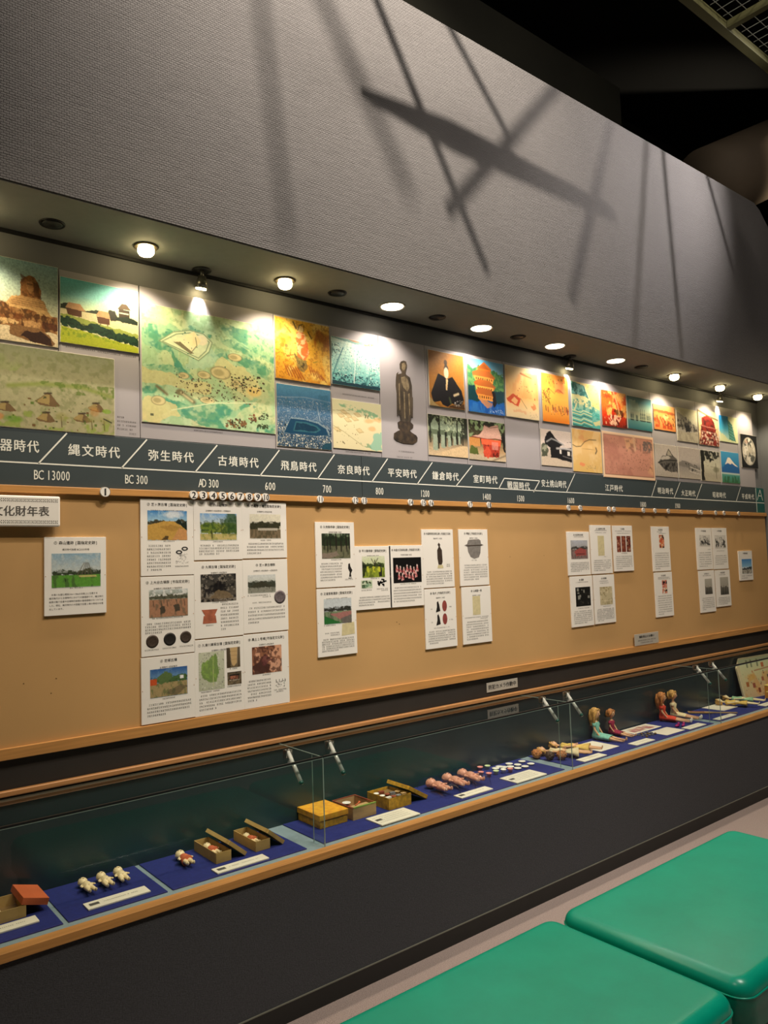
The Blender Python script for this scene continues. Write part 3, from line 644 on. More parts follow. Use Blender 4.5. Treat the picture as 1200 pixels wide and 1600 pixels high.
def p_huts(p):
    p.seed(3).grad([(0, '#85896a'), (.3, '#9d9a74'), (1, '#a29b75')])
    p.N(34, '#747a4c', .55, .75, .5); p.N(5, '#8f9a60', .5, .75, .5, [(0, .1), (1, .0), (1, .42), (0, .48)], .4); p.N(5, '#8c9c58', .45, .75, .6, [(0, .1), (.5, .12), (.4, .3), (0, .35)], .4)
    p.L([(.35, .50), (.55, .43), (.78, .42), (.98, .50)], .02, '#7d8a3c', .8); p.N(30, '#5b7028', .5, .68, .8, [(.45, .40), (1, .38), (1, .56), (.7, .5)]); p.N(24, '#7b8c3c', .5, .7, .7, [(0, .55), (.14, .6), (.2, .9), (0, 1)]); p.N(20, '#85963f', .46, .68, .8, [(.1, .82), (.5, .78), (.9, .86), (1, .7), (1, 1), (.1, 1)])
    for x, y, sx, sy in ((.58, .54, .08, .15), (.88, .60, .055, .10), (.33, .70, .065, .10), (.57, .78, .06, .11), (.79, .75, .06, .10)):
        p.P([(x, y - .01), (x + .02, y + .02), (x + sx, y + sy), (x + sx * .4, y + sy + .02), (x - sx * .6, y + sy + .01), (x - sx, y + sy * .8), (x - .02, y + .02)], '#6c5536', wob=.012)
        p.P([(x - .01, y + .01), (x + .01, y + .02), (x + sx * .1, y + sy), (x - sx * .9, y + sy * .8)], '#97824f', wob=.01); p.L([(x - .02, y + .01), (x + .02, y)], .008, '#3b2e1e')
    p.D(60, (.1, .55, .95, .98), .006, ['#4a4a28', '#6b4f2c', '#5b7030']); p.E(.30, .88, .025, .04, '#b8763a', .7, .6); p.E(.87, .72, .03, .06, '#b07a3a', .5, .6)
    for x in (.66, .85, .93): p.L([(x, .82), (x + .005, .95)], .004, '#5a4a2c'); p.E(x, .82, .04, .05, '#8f8a48', .5, .8, .5)
    p.E(.95, .70, .03, .03, '#7a9a30', .8, .4); p.L([(.93, .80), (.98, .84)], .006, '#2c2c20'); p.E(.38, .90, .05, .04, '#5f8a26', .7, .6, .5); p.grain(.08, 60)
def p_map(p):
    p.seed(4).grad([(0, '#d2d4a0'), (.2, '#bfd4a0'), (.6, '#b8c690'), (1, '#c6c494')]); p.N(5, '#a8cfa4', .45, .75, .6)
    p.N(40, '#7ea06c', .56, .74, .55); p.N(12, '#9cbf8c', .5, .7, .6); G = '#43906c'; G2 = '#86b88c'
    for reg in ([(0, .18), (.12, .16), (.25, .2), (.34, .12), (.5, .18), (.5, .26), (.3, .28), (.2, .36), (.28, .5), (.36, .58), (.3, .6), (.22, .5), (.2, .38), (0, .36)], [(.57, .05), (.75, .06), (1, .14), (1, .34), (.9, .32), (.75, .2), (.6, .12)], [(.58, .20), (.66, .18), (.82, .26), (.82, .32), (.66, .26)], [(.68, .32), (.86, .34), (.97, .40), (.97, .52), (.82, .44), (.7, .38)], [(.48, .34), (.62, .32), (.64, .38), (.5, .40)], [(0, .72), (.06, .68), (.14, .70), (.16, .78), (.3, .82), (.36, .80), (.5, .78), (.66, .80), (.84, .72), (.88, .74), (.66, .84), (.56, .92), (.62, 1), (.4, .98), (.24, .90), (.12, .76), (0, .76)], [(.84, .95), (1, .92), (1, 1), (.84, 1)], [(.02, .52), (.2, .48), (.24, .5), (.1, .56)]):
        p.P(reg, G2, .6, .10, 9); p.N(16, G, .42, .70, .8, reg); p.N(40, '#3f8a74', .58, .78, .6, reg)
    p.P([(.5, .30), (.3, .35), (.3, .5), (.45, .5), (.55, .36)], '#a9cba8', .6, .06); p.P([(.58, .36), (.52, .45), (.6, .6), (.8, .7), (.9, .6), (.78, .46)], '#d6cc8e', .7, .05); p.E(.83, .63, .06, .045, '#e0c77c', 1, .4)
    p.P([(0, .55), (.1, .54), (.2, .56), (.5, .62), (.5, .72), (.2, .66), (0, .66)], '#d8c684', .6, .05); p.P([(0, .80), (.2, .80), (.26, .9), (.1, 1), (0, 1)], '#d9c887', .7, .05)
    K = '#6f6a48'
    p.P([(.12, .30), (.22, .20), (.34, .16), (.45, .17), (.51, .24), (.48, .32), (.40, .42)], '#d5dfae'); 
    for q in (0, .022): p.L([(.12 + q, .30), (.22 + q, .205 + q * .6), (.34, .165 + q), (.44 - q, .175 + q), (.505 - q, .24), (.48 - q, .33 - q * .3), (.40, .42 - q), (.12 + q, .30)], .005, '#79906a')
    p.P([(.22, .29), (.34, .37), (.39, .29), (.30, .22)], '#efe3ae'); p.P([(.22, .29), (.34, .37), (.37, .365), (.27, .28)], '#7a7355'); p.E(.425, .235, .045, .045, '#f1e6b8', 1, .2); p.P([(.30, .22), (.37, .17), (.42, .24), (.39, .30), (.34, .30)], '#f4e4a6'); p.L([(.34, .37), (.39, .29), (.38, .22)], .004, K)
    for x, y, rx, ry in ((.565, .50, .07, .05), (.44, .54, .045, .03), (.29, .57, .036, .025), (.68, .34, .05, .03), (.46, .76, .05, .026), (.11, .81, .045, .035), (.69, .58, .04, .03)):
        p.E(x, y, rx * 1.15, ry * 1.2, '#80764f', .8, .1); p.E(x, y, rx, ry, '#cfc18a', 1, .2); p.E(x - rx * .2, y, rx * .6, ry * .6, '#a59a68', .9, .4)
    p.L([(.26, .71), (.36, .79)], .022, '#6e6846'); p.E(.26, .72, .03, .025, '#7d7650', .9, .3); p.L([(.27, .72), (.35, .785)], .010, '#bdb384'); p.L([(.10, .69), (.17, .75)], .014, '#79714e')
    p.D(190, (.22, .56, .80, .76), .0048, ['#4f4a32', '#6b6444', '#5f4a34']); p.D(80, (.64, .48, .92, .64), .006, ['#3f3f2a', '#5a4630', '#4d6a48']); p.D(60, (.6, .90, .76, .98), .007, ['#3f3a26', '#7a5a38']); p.D(26, (.78, .84, .84, .92), .007, ['#7a4c30', '#4a4630']); p.D(26, (.86, .82, .94, .88), .006, ['#3c3c28']); p.D(30, (.85, .92, .94, .96), .007, ['#3c4a30'])
    p.D(60, (0, .1, 1, .6), .003, ['#2c6a54']); p.B(.055, .925, .075, .945, '#5d6048'); p.L([(.2, .88), (.5, .78), (.85, .73)], .004, '#d8dcaa'); p.grain(.06, 60)
def p_mural(p):
    p.seed(5).grad([(0, '#e0ac3c'), (.6, '#d9a236'), (1, '#cf8e2c')]); p.N(4, '#e8c768', .45, .7, .8); p.N(5, '#b8671d', .56, .8, .8, [(.8, 0), (1, 0), (1, 1), (.85, .8), (.7, .3)]); p.N(28, '#a2641e', .62, .75, .6)
    p.P([(.40, .14), (.46, .07), (.53, .12), (.5, .2), (.42, .2)], '#e6c586', 1, .02); p.L([(.41, .16), (.44, .08), (.5, .05)], .012, '#4b3a22'); p.L([(.33, .04), (.38, .14)], .02, '#5b4426'); p.L([(.60, .16), (.66, .26)], .016, '#5b4426'); p.L([(.52, .06), (.52, .16)], .01, '#6a5028')
    p.P([(.38, .20), (.52, .20), (.58, .34), (.60, .52), (.54, .66), (.40, .60), (.38, .44), (.36, .3)], '#db6f3c', .9, .04); p.N(16, '#f0c28c', .5, .65, .9, [(.38, .2), (.55, .2), (.6, .5), (.5, .64), (.38, .5)])
    p.P([(.34, .56), (.42, .62), (.55, .66), (.58, .78), (.50, .84), (.38, .78), (.36, .68)], '#55563e', .9, .04, tex=.4); p.N(26, '#2a2c22', .5, .6, .8, [(.38, .64), (.56, .66), (.56, .8), (.4, .8)])
    for i in range(6): p.L([(.17 + i * .045, .78 + (i % 2) * .01), (.24 + i * .055, .93 + i * .008)], .016, '#9a4c20', .9); p.L([(.60 + i * .045, .72 + i * .028), (.64 + i * .055, .86 + i * .018)], .014, '#9a4c20', .9)
    p.E(.17, .35, .10, .14, '#e39a2c', .7, .7, .5); p.N(14, '#d86a1e', .56, .7, .7, [(.05, .2), (.28, .2), (.28, .6), (.1, .6)]); p.E(.20, .45, .03, .035, '#55603a', .8, .4, .5); p.L([(.18, .12), (.28, .22)], .02, '#7d5c24', .8); p.E(.1, .16, .03, .06, '#77682c', .8, .6, .6); p.L([(.2, .62), (.32, .58)], .008, '#8e4a1c'); p.L([(.68, .66), (.76, .63)], .008, '#77702c'); p.grain(.14, 70)
def p_kofun(p):
    p.seed(6).grad([(0, '#4f86a8'), (.2, '#3f6f94'), (.5, '#40607c'), (1, '#2c4458')]); p.D(1300, (0, .2, 1, .62), .005, ['#8497a8', '#5d7688', '#a5aeb4', '#2f4c62', '#6c8698']); p.D(1500, (0, .60, 1, 1), .0075, ['#a9aaa0', '#1e3040', '#68788a', '#c8c4b4', '#18262e', '#4a6678'])
    p.L([(.0, .22), (.5, .17), (1, .2)], .01, '#a2b4c0', .4); p.L([(.74, .3), (.79, .54)], .012, '#9aa8b0', .6); p.N(8, '#2f6078', .5, .8, .5, [(0, .1), (1, .1), (1, .35), (0, .3)], .3)
    p.P([(.10, .78), (.24, .52), (.50, .52), (.76, .56), (.93, .64), (.97, .76), (.76, .80)], '#8ea0a4', .5, .02); p.P([(.12, .78), (.24, .54), (.50, .54), (.74, .58), (.90, .66), (.94, .76), (.70, .79)], '#123c58'); p.P([(.28, .74), (.33, .58), (.55, .58), (.72, .62), (.80, .68), (.70, .74)], '#2c5c6a'); p.P([(.31, .72), (.35, .60), (.54, .60), (.70, .64), (.75, .68), (.68, .72)], '#0f3248', 1, .02); p.N(10, '#1c4a58', .5, .7, .6, [(.3, .72), (.36, .6), (.75, .68)]); p.P([(.80, 1), (.86, .9), (1, .88), (1, 1)], '#1e4454'); p.grain(.1, 60)
def p_city(p):
    p.seed(7).grad([(0, '#cfe4d2'), (.35, '#c4ead8'), (.75, '#8ccfc6'), (1, '#4b8a92')]); p.N(8, '#eef3d4', .4, .7, .8, [(.3, .1), (1, .05), (1, .6), (.5, .6)])
    for i in range(11): u = i / 10; p.L([(.2 + u * .72, .08), (-.10 + u * 1.1, .95)], .0045, '#5fa39c', .7)
    for i in range(12): v = .12 + .8 * (i / 11) ** 1.2; p.L([(0, v), (1, v + .01)], .0035, '#6fb0a8', .6)
    p.D(700, (.0, .12, 1, .92), .008, ['#e6f4e2', '#72b4ac', '#a8d8cc', '#4d8f8c', '#d8efe0']); p.D(240, (.0, .76, 1, .93), .012, ['#2a5a62', '#7ac4be', '#1e4650']); p.L([(.0, .85), (.14, .45), (.24, .20)], .014, '#3d7c82'); p.L([(.66, .95), (.76, .74), (.9, .66)], .02, '#2f6c6a', .7); p.L([(.52, .04), (.44, .97)], .012, '#e4f4e8')
    p.P([(0, .92), (.4, .93), (1, .93), (1, 1), (0, 1)], '#22404a', 1, .01); p.P([(0, 0), (1, 0), (1, .06), (.5, .08), (.0, .02)], '#6a9a90', .9, .02); p.N(16, '#b8703c', .45, .6, .8, [(.3, .0), (1, .02), (1, .08), (.6, .08)]); p.N(24, '#2c5a50', .5, .62, .8, [(0, .12), (.2, .2), (.12, .4), (0, .42)])
def p_palace(p):
    p.seed(8).grad([(0, '#dcd8ae'), (.5, '#d9cfa4'), (1, '#d6cba2')]); p.N(20, '#7fae86', .42, .62, .9, [(.06, .08), (.4, .10), (.95, .22), (1, .36), (.8, .32), (.3, .18)]); p.P([(.74, .9), (.86, .68), (1, .6), (1, 1), (.78, 1)], '#86b8a0', .85, .08); p.N(20, '#5a8f6a', .5, .66, .7, [(.48, .8), (.7, .85), (.8, .95), (.6, .92)])
    for x, y in ((.2, .22), (.14, .3), (.3, .29), (.28, .38), (.48, .25), (.42, .34), (.52, .58), (.06, .6)): p.P([(x - .07, y), (x + .02, y - .03), (x + .11, y + .05), (x + .01, y + .08)], '#b39a68', .75, .01); p.P([(x - .05, y), (x + .02, y - .02), (x + .08, y + .04), (x, y + .05)], '#d3bf8e')
    for x, y in ((.72, .38), (.92, .34), (.8, .54)): p.E(x, y, .09, .05, '#d9a56a', .7, .6, .5)
    p.L([(0, .55), (.2, .65), (.6, .92)], .005, '#8d8458'); p.L([(0, .24), (.4, .2)], .004, '#8d8458'); p.L([(.66, .32), (.68, .26)], .014, '#4e5a34'); p.L([(.71, .32), (.72, .27)], .014, '#4e5a34'); p.D(30, (.05, .5, .5, .9), .006, ['#6a4a30', '#7a7a50']); p.L([(.18, .86), (.22, .9)], .01, '#4a3428')
def p_portrait(p):
    p.seed(9).grad([(0, '#a86f2c'), (.5, '#b57a30'), (1, '#7c5220')]); p.N(4, '#c68a3c', .5, .8, .6); p.E(.48, .18, .05, .05, '#54402a'); p.P([(.42, .30), (.48, .16), (.56, .28), (.54, .32), (.44, .32)], '#3c342c'); p.E(.49, .37, .065, .10, '#e9d5b4')
    p.P([(.04, .78), (.26, .40), (.42, .44), (.50, .48), (.66, .42), (.92, .66), (.98, .82), (.9, .93), (.62, .92), (.50, .99), (.36, .96), (.30, .9), (.10, .94)], '#1e1d20'); p.P([(.48, .48), (.54, .48), (.50, .68), (.46, .68)], '#e0c48c'); p.L([(.70, .76), (.82, .72)], .03, '#dcc9a0'); p.L([(.56, .82), (.60, .92)], .03, '#4a523a'); p.P([(.6, .95), (.98, .9), (1, 1), (.5, 1)], '#4a3420'); p.P([(0, .84), (.16, .96), (.3, 1), (0, 1)], '#a08a5c')
    p.D(36, (.68, .84, .93, .97), .007, ['#e8e4dc', '#d8d4cc']); p.grain(.1, 50)
def p_pavilion(p):
    p.seed(10).grad([(0, '#5aa9d8'), (.2, '#8fcbe0'), (.4, '#5f9a78'), (.66, '#2a5a66'), (.8, '#1a63b8'), (1, '#0f56b4')]); p.P([(0, .12), (.14, .2), (.3, .12), (.4, .2), (.7, .16), (1, .28), (1, .6), (0, .6)], '#3f7d50', 1, .06); p.N(20, '#78a860', .45, .65, .8, [(0, .12), (1, .2), (1, .6), (0, .6)]); p.P([(0, .5), (.18, .52), (.24, .68), (.36, .76), (.2, .8), (0, .78)], '#133c42', 1, .04); p.P([(.64, .56), (1, .54), (1, .74), (.7, .8)], '#14404a', 1, .04)
    p.P([(.26, .16), (.46, .03), (.66, .15), (.62, .22), (.30, .2)], '#d8742a'); p.P([(.28, .17), (.46, .07), (.60, .17)], '#a85826')
    for y0, x0, x1, k in ((.22, .12, .76, '#e8a04c'), (.40, .16, .76, '#f0ac50'), (.56, .2, .76, '#e89a44')): p.P([(x0, y0 + .04), (.3, y0 - .03), (.6, y0 - .02), (x1, y0 + .08), (x1 - .04, y0 + .13), (x0 + .04, y0 + .12)], '#b8632c'); p.P([(x0 + .04, y0 + .09), (x1 - .05, y0 + .1), (x1 - .07, y0 + .2), (x0 + .08, y0 + .18)], k); [p.B(q, y0 + .12, q + .025, y0 + .16, '#4c2a16') for q in np.arange(x0 + .1, x1 - .1, .06)]
    p.P([(.24, .72), (.5, .76), (.66, .8), (.6, .9), (.46, .88)], '#d0904c', 1, .03, tex=.4); p.P([(.66, .56), (.76, .58), (.78, .8), (.7, .88), (.66, .8)], '#201c20', 1, .03); p.N(12, '#3d84cc', .5, .7, .7, [(0, .84), (1, .84), (1, 1), (0, 1)], .3); p.D(40, (.52, .92, .98, .97), .006, ['#e8eef2']); p.D(14, (.8, .90, .9, .92), .006, ['#e8eef2'])
def p_lanterns(p):
    p.seed(11).grad([(0, '#24281c'), (.5, '#30352a'), (.8, '#b09a7a'), (1, '#cdb592')]); p.N(24, '#7d8a6a', .5, .7, .8, [(0, 0), (.9, 0), (.9, .5), (0, .6)]); p.P([(.12, 1), (.4, .86), (.9, .70), (1, .72), (1, 1)], '#d2b78e', 1, .02)
    for x, s_ in ((.16, 1.25), (.36, 1.0), (.52, .85), (.66, .72), (.78, .6)):
        p.P([(x - .1 * s_, .26), (x, .08), (x + .1 * s_, .26), (x + .07 * s_, .36), (x - .07 * s_, .36)], '#7f8d76', 1, .03); p.P([(x - .035 * s_, .34), (x + .035 * s_, .34), (x + .06 * s_, .5 + .3 * s_), (x - .05 * s_, .5 + .3 * s_)], '#93a08a', 1, .02); p.P([(x - .09 * s_, .36 + .0 * s_), (x + .09 * s_, .36), (x + .06 * s_, .48), (x - .06 * s_, .48)], '#5a6650', 1, .02); p.B(x + .05 * s_, .4, x + .085 * s_, .5 + .26 * s_, '#10140f', .9)
    for x in (.04, .26, .72, .86): p.B(x, 0, x + .03, .7, '#171a14', .9)
    p.N(30, '#b9c2a0', .6, .72, .6, [(.3, 0), (.9, 0), (.9, .4), (.3, .4)]); p.grain(.15, 60)
def p_shrine(p):
    p.seed(12).grad([(0, '#1f241c'), (.5, '#4a4028'), (.75, '#b49268'), (1, '#cbb89a')]); p.N(14, '#7f9468', .5, .66, .9, [(0, 0), (1, 0), (1, .3), (.9, .6), (.1, .4), (0, .5)]); p.B(0, .45, .3, .66, '#d0904c', .8); p.P([(.04, .66), (.2, .7), (.24, .86), (0, .86)], '#54602c', 1, .05)
    p.P([(.42, .10), (.56, .14), (.80, .06), (.82, .16), (.88, .34), (.94, .44), (.72, .42), (.5, .45), (.08, .42), (.28, .36), (.38, .24)], '#c49a88', 1, .01); p.L([(.08, .43), (.5, .46), (.72, .43), (.94, .45)], .014, '#7a2c20'); p.L([(.44, .11), (.58, .16), (.82, .10)], .01, '#5d4038'); p.P([(.32, .46), (.88, .46), (.86, .62), (.34, .60)], '#e0603c'); p.P([(.36, .6), (.84, .6), (.80, .9), (.4, .92)], '#b03c2a', 1, .02); p.N(20, '#5c1c14', .48, .6, .9, [(.4, .6), (.8, .6), (.8, .9), (.42, .9)]); p.B(.62, .52, .80, .72, '#d88a78', .7); p.P([(.36, .80), (.5, .62), (.6, .8), (.5, .96)], '#cf5036', 1, .02); p.P([(0, .86), (.3, .88), (.5, 1), (0, 1)], '#b8a88c', 1, .02); p.L([(.62, 1), (1, .84)], .02, '#8a7a60'); p.P([(.9, .3), (1, .26), (1, .8), (.92, .7)], '#1c1c18', 1, .04); p.grain(.14, 60)
def p_scroll(p):
    p.seed(13).grad([(0, '#f2d9a0'), (.3, '#f0c078'), (.6, '#f0b870'), (.82, '#f2d4a0'), (1, '#ecd8b0')]); p.N(4, '#e8a05c', .5, .7, .7, [(0, .1), (1, .1), (1, .6), (0, .6)], .6); p.L([(.46, .12), (.8, .18)], .022, '#c86a34'); p.P([(.0, .66), (.2, .54), (.44, .62), (.36, .78), (.22, .76), (.1, .72)], '#d0502c', 1, .02); p.P([(.14, .68), (.24, .6), (.36, .66), (.28, .74)], '#ecb478', 1, .02); p.L([(.44, .62), (.62, .80)], .007, '#5a3a1c'); p.P([(.76, .76), (.86, .66), (.92, .78), (.82, .82)], '#dc7a40', .8, .05); p.D(18, (.3, .26, .95, .6), .012, ['#c86838', '#b85c30']); p.D(40, (.66, .86, .96, .98), .004, ['#9a8a70']); p.P([(.2, .86), (.6, .84), (.6, .9), (.2, .9)], '#e8a070', .5, .06)
def p_screen(p):
    p.seed(14).grad([(0, '#e88a34'), (.2, '#f09c3c'), (.5, '#f4b850'), (.8, '#f0a240'), (1, '#ea8226')]); p.N(5, '#e87a30', .5, .7, .6, [(0, 0), (1, 0), (1, .3), (0, .25)], .5); p.P([(.5, .12), (.9, .14), (.88, .36), (.5, .34)], '#f09a60', .7, .05); p.P([(.04, .36), (.2, .5), (.3, .56), (.28, .66), (.22, .56), (.04, .46)], '#8a5a24', .8, .06); p.D(60, (.02, .3, .3, .6), .014, ['#7a4a1c', '#5f4a24', '#a8662c']); p.L([(.16, .38), (.3, .32), (.48, .4)], .012, '#8a5a24'); p.L([(.5, .36), (.62, .3), (.8, .36)], .02, '#c45a34'); p.E(.64, .33, .12, .04, '#c9603c', .7, .5); p.D(16, (.15, .05, .9, .2), .02, ['#8a3c1c', '#a8522c'])
    for i, x in enumerate((.12, .2, .38, .42, .48, .62, .68, .76, .84, .93, .9, .95)): y = .68 + .03 * math.sin(i * 2.3); p.L([(x, y), (x + .01, y + .09)], .022, ['#6b2c1c', '#a84424', '#3c2c24', '#c8502c', '#8a3c4c'][i % 5])
    p.D(40, (.3, .62, 1, .85), .012, ['#7a2c1c', '#d86a4c', '#e8b88c'])
def p_castle(p):
    p.seed(15).grad([(0, '#ecd890'), (.3, '#e4dc98'), (.6, '#88c4b0'), (1, '#58b0a8')]); p.P([(0, 0), (.46, .06), (.6, .34), (.5, .3), (0, .28)], '#23706c', 1, .03); p.N(12, '#7abab0', .45, .6, .9, [(0, 0), (.46, .05), (.56, .3), (0, .28)]); p.P([(.5, 0), (1, 0), (1, .56), (.7, .5), (.6, .3)], '#ecda84', 1, .01); p.L([(.47, .04), (.64, .36)], .014, '#e8e8b8'); p.N(14, '#2c8a80', .46, .58, .9, [(0, .38), (.7, .38), (1, .7), (1, .8), (0, .74)]); p.N(20, '#e8e0a0', .52, .62, .9, [(0, .28), (.7, .4), (.9, .6), (.5, .55), (0, .5)])
    for y in (.68, .74, .86, .94): p.L([(0, y), (.3, y + .03), (.4, y - .02), (.7, y + .03), (.8, y - .03), (1, y + .02)], .022, '#4fb0a4'); p.L([(0, y + .03), (.3, y + .06), (.4, y + .01), (.7, y + .06)], .014, '#1c4440'); p.L([(0, y - .03), (.3, y), (.4, y - .05), (.7, y)], .012, '#f0e8ae')
    p.D(40, (.6, 0, 1, .5), .01, ['#9a9c5c', '#b8a860']); p.P([(.74, .86), (1, .80), (1, .92), (.8, .94)], '#ead890', .8, .02); p.L([(.08, .64), (.2, .44)], .02, '#e8d898')
def p_gate(p):
    p.seed(16).grad([(0, '#d8c8bc'), (.5, '#d0c0b4'), (.72, '#c8b8a4'), (1, '#c0b0a0')]); p.P([(.12, .3), (.18, .1), (.3, .02), (.4, .14), (.5, .25), (.74, .36), (.62, .44), (.6, .5), (.9, .46), (1, .44), (1, .86), (.5, .78), (.3, .78), (.3, .5), (.12, .4)], '#1f1e20', 1, .03); p.L([(.18, .34), (.34, .24), (.5, .28), (.74, .38)], .02, '#9a9a98'); p.L([(.5, .5), (.74, .48), (1, .5)], .025, '#b4b0ac'); p.B(.60, .52, .66, .64, '#d8d0c4'); p.B(.86, .56, .94, .68, '#d8d0c4'); p.L([(.7, .7), (1, .76)], .014, '#6a6664'); p.P([(.0, .4), (.16, .42), (.22, .6), (.18, .76), (0, .78)], '#4f5444', 1, .07); p.N(20, '#a8a890', .5, .62, .8, [(0, .4), (.2, .42), (.2, .6), (0, .64)]); p.P([(0, .76), (.4, .78), (1, .88), (1, 1), (0, 1)], '#cdbba4', 1, .01); p.L([(.86, .3), (1, .28)], .006, '#2c2c2c'); p.grain(.08, 60)
def p_oldmap(p):
    p.seed(17).grad([(0, '#dcae68'), (.5, '#e0b878'), (1, '#dcb468')]); p.N(5, '#e8c890', .5, .7, .6); p.N(6, '#d8905c', .55, .75, .6, [(0, 0), (.6, 0), (.5, .3), (.1, .3)]); p.L([(0, .38), (.12, .42), (.28, .40), (.42, .28), (.58, .22), (.82, .21)], .012, '#4a3a24'); p.L([(0, .44), (1, .46)], .004, '#b08a50'); p.L([(.8, .40), (.83, .47), (.78, .54)], .022, '#2c2420'); p.P([(.2, .84), (.3, .78), (.42, .8), (.4, .88), (.24, .9)], '#e8865c', .8, .08); p.D(50, (.44, .82, .76, .94), .006, ['#8a7050', '#a08458'])
def p_fire(p):
    p.seed(18).grad([(0, '#e84418'), (.4, '#f06a24'), (.7, '#d83c18'), (1, '#8c2010')]); p.N(6, '#ffb45a', .46, .66, .9, [(.1, 0), (1, 0), (1, .7), (.2, .7)]); p.N(9, '#c81c0c', .5, .66, .8, [(0, .05), (.6, .2), (.5, .7), (0, .8)]); p.N(10, '#3c1210', .55, .68, .8, [(.5, .5), (1, .5), (1, 1), (.3, 1)]); p.N(14, '#f8c8a0', .56, .66, .9, [(.1, .62), (.8, .68), (.6, .98), (.1, .95)]); p.L([(.5, .02), (.62, .3), (.7, .6)], .03, '#f8c080', .8); p.grain(.25, 40)
def p_ships(p):
    p.seed(19).grad([(0, '#2c5a60'), (.15, '#4a848a'), (.34, '#9ab4a0'), (.5, '#b4b898'), (.68, '#b0b898'), (.74, '#5c9490'), (1, '#2c6c74')]); p.N(5, '#b8ccb4', .5, .7, .6, [(0, .1), (1, .1), (1, .4), (0, .4)], .3)
    for x, s_ in ((.62, 1.), (.86, .75), (.18, .6), (.38, .35)):
        p.P([(x - .14 * s_, .70), (x + .14 * s_, .70), (x + .10 * s_, .74), (x - .10 * s_, .74)], '#182422'); [p.L([(x + q * s_, .70), (x + q * s_, .70 - .34 * s_)], .009, '#2c3a34') for q in (-.08, 0, .08)]; [p.P([(x + (q - .035) * s_, .68 - r_ * s_), (x + (q + .035) * s_, .68 - r_ * s_), (x + (q + .03) * s_, .60 - r_ * s_), (x + (q - .03) * s_, .60 - r_ * s_)], '#5c6c60', .9) for q in (-.08, 0, .08) for r_ in (.02, .12)]
def p_pinkmap(p):
    p.seed(20).grad([(0, '#d8a084'), (.5, '#cc9070'), (1, '#d09c78')]); p.B(.0, .0, 1, 1, '#ecc8a4'); p.B(.03, .06, .975, .93, '#c58a74'); p.N(5, '#d8a47c', .45, .7, .9, [(.4, .1), (.97, .1), (.97, .9), (.6, .9)]); p.N(6, '#a86c5c', .5, .75, .6, [(.03, .06), (.5, .06), (.6, .93), (.03, .93)]); p.N(26, '#8a6450', .6, .72, .7, [(.3, .08), (.97, .1), (.97, .4), (.4, .4)]); p.L([(.03, .06), (.975, .06), (.975, .93), (.03, .93), (.03, .06)], .006, '#8a5c48'); p.D(160, (.05, .12, .3, .9), .006, ['#a87460', '#b88068']); p.D(140, (.35, .4, .95, .8), .006, ['#a8745c', '#8c604c']); p.L([(.6, .08), (.62, .32)], .03, '#d4aa88'); p.D(120, (.78, .12, .96, .34), .012, ['#70605c', '#987868'])
def p_print(p):
    p.seed(21).grad([(0, '#e8b070'), (.3, '#d88c48'), (.5, '#e0a058'), (1, '#d88848')]); p.P([(0, .2), (1, .24), (1, .34), (0, .3)], '#a8502c', .9, .05); p.N(14, '#b83c20', .48, .6, .9, [(0, .4), (.4, .5), (.9, .7), (.9, .95), (0, .9)]); p.N(16, '#4c3424', .55, .66, .8, [(.5, .3), (1, .3), (1, .8), (.5, .8)]); p.L([(.97, .08), (1, 1)], .03, '#5a4028', .7); p.P([(.4, .4), (.7, .42), (.5, .6)], '#ecc080', .8, .05)
def bw(seed, f):
    def g(p): p.seed(seed); f(p); p.grain(.12, 60)
    return g
def f_bridge(p): p.grad([(0, '#cfc9a2'), (.3, '#c4bea0'), (.6, '#9a948a'), (1, '#b4ab9c')]); p.P([(0, .12), (.3, .22), (.7, .42), (1, .52), (1, .64), (0, .6)], '#8a8478', .9, .04); p.N(16, '#2c2826', .48, .6, .9, [(0, .32), (.5, .25), (.9, .5), (1, .7), (0, .62)]); p.P([(.35, .5), (.62, .48), (.58, .68), (.4, .72)], '#1c1c1e', 1, .04); p.P([(0, .66), (.4, .74), (1, .64), (1, 1), (0, 1)], '#aaa28e', 1, .02); p.N(10, '#877f70', .5, .7, .6, [(0, .7), (1, .7), (1, 1), (0, 1)])
def f_tower(p): p.grad([(0, '#d8d0a0'), (.4, '#e0c890'), (1, '#c09060')]); p.P([(.2, .2), (.5, .12), (.8, .28), (.86, .5), (.96, .8), (1, 1), (0, 1), (.12, .5)], '#7c2820', 1, .05); p.L([(0, .02), (.5, .14), (1, .22)], .03, '#5c4430'); p.N(14, '#3c1a18', .5, .62, .8, [(.1, .2), (.8, .3), (.95, 1), (0, 1)]); [p.L([(.05, y), (.95, y + .04)], .01, '#b08070') for y in (.45, .6, .75)]; p.N(20, '#e0c8b0', .68, .76, .8, [(0, .6), (1, .6), (1, 1), (0, 1)])
def f_sky(p): p.seed(24).grad([(0, '#1c7cb4'), (.5, '#4ab0cc'), (1, '#b8cca8')]); p.P([(0, 0), (.45, .05), (.55, 0), (1, .1), (1, 1), (0, 1)], '#d8d8a4', .0); p.P([(.5, 0), (1, 0), (1, 1), (.5, 1)], '#d4d6a4'); p.P([(.46, .1), (.7, .3), (.86, .95), (.5, .9)], '#3c7c6c'); p.P([(.0, .62), (.3, .78), (.5, .92), (1, 1), (0, 1)], '#c8cc9c', 1, .05); [p.L([(.5, y), (.78, y + .1)], .008, '#84b8a8') for y in (.3, .42, .54, .66, .78)]
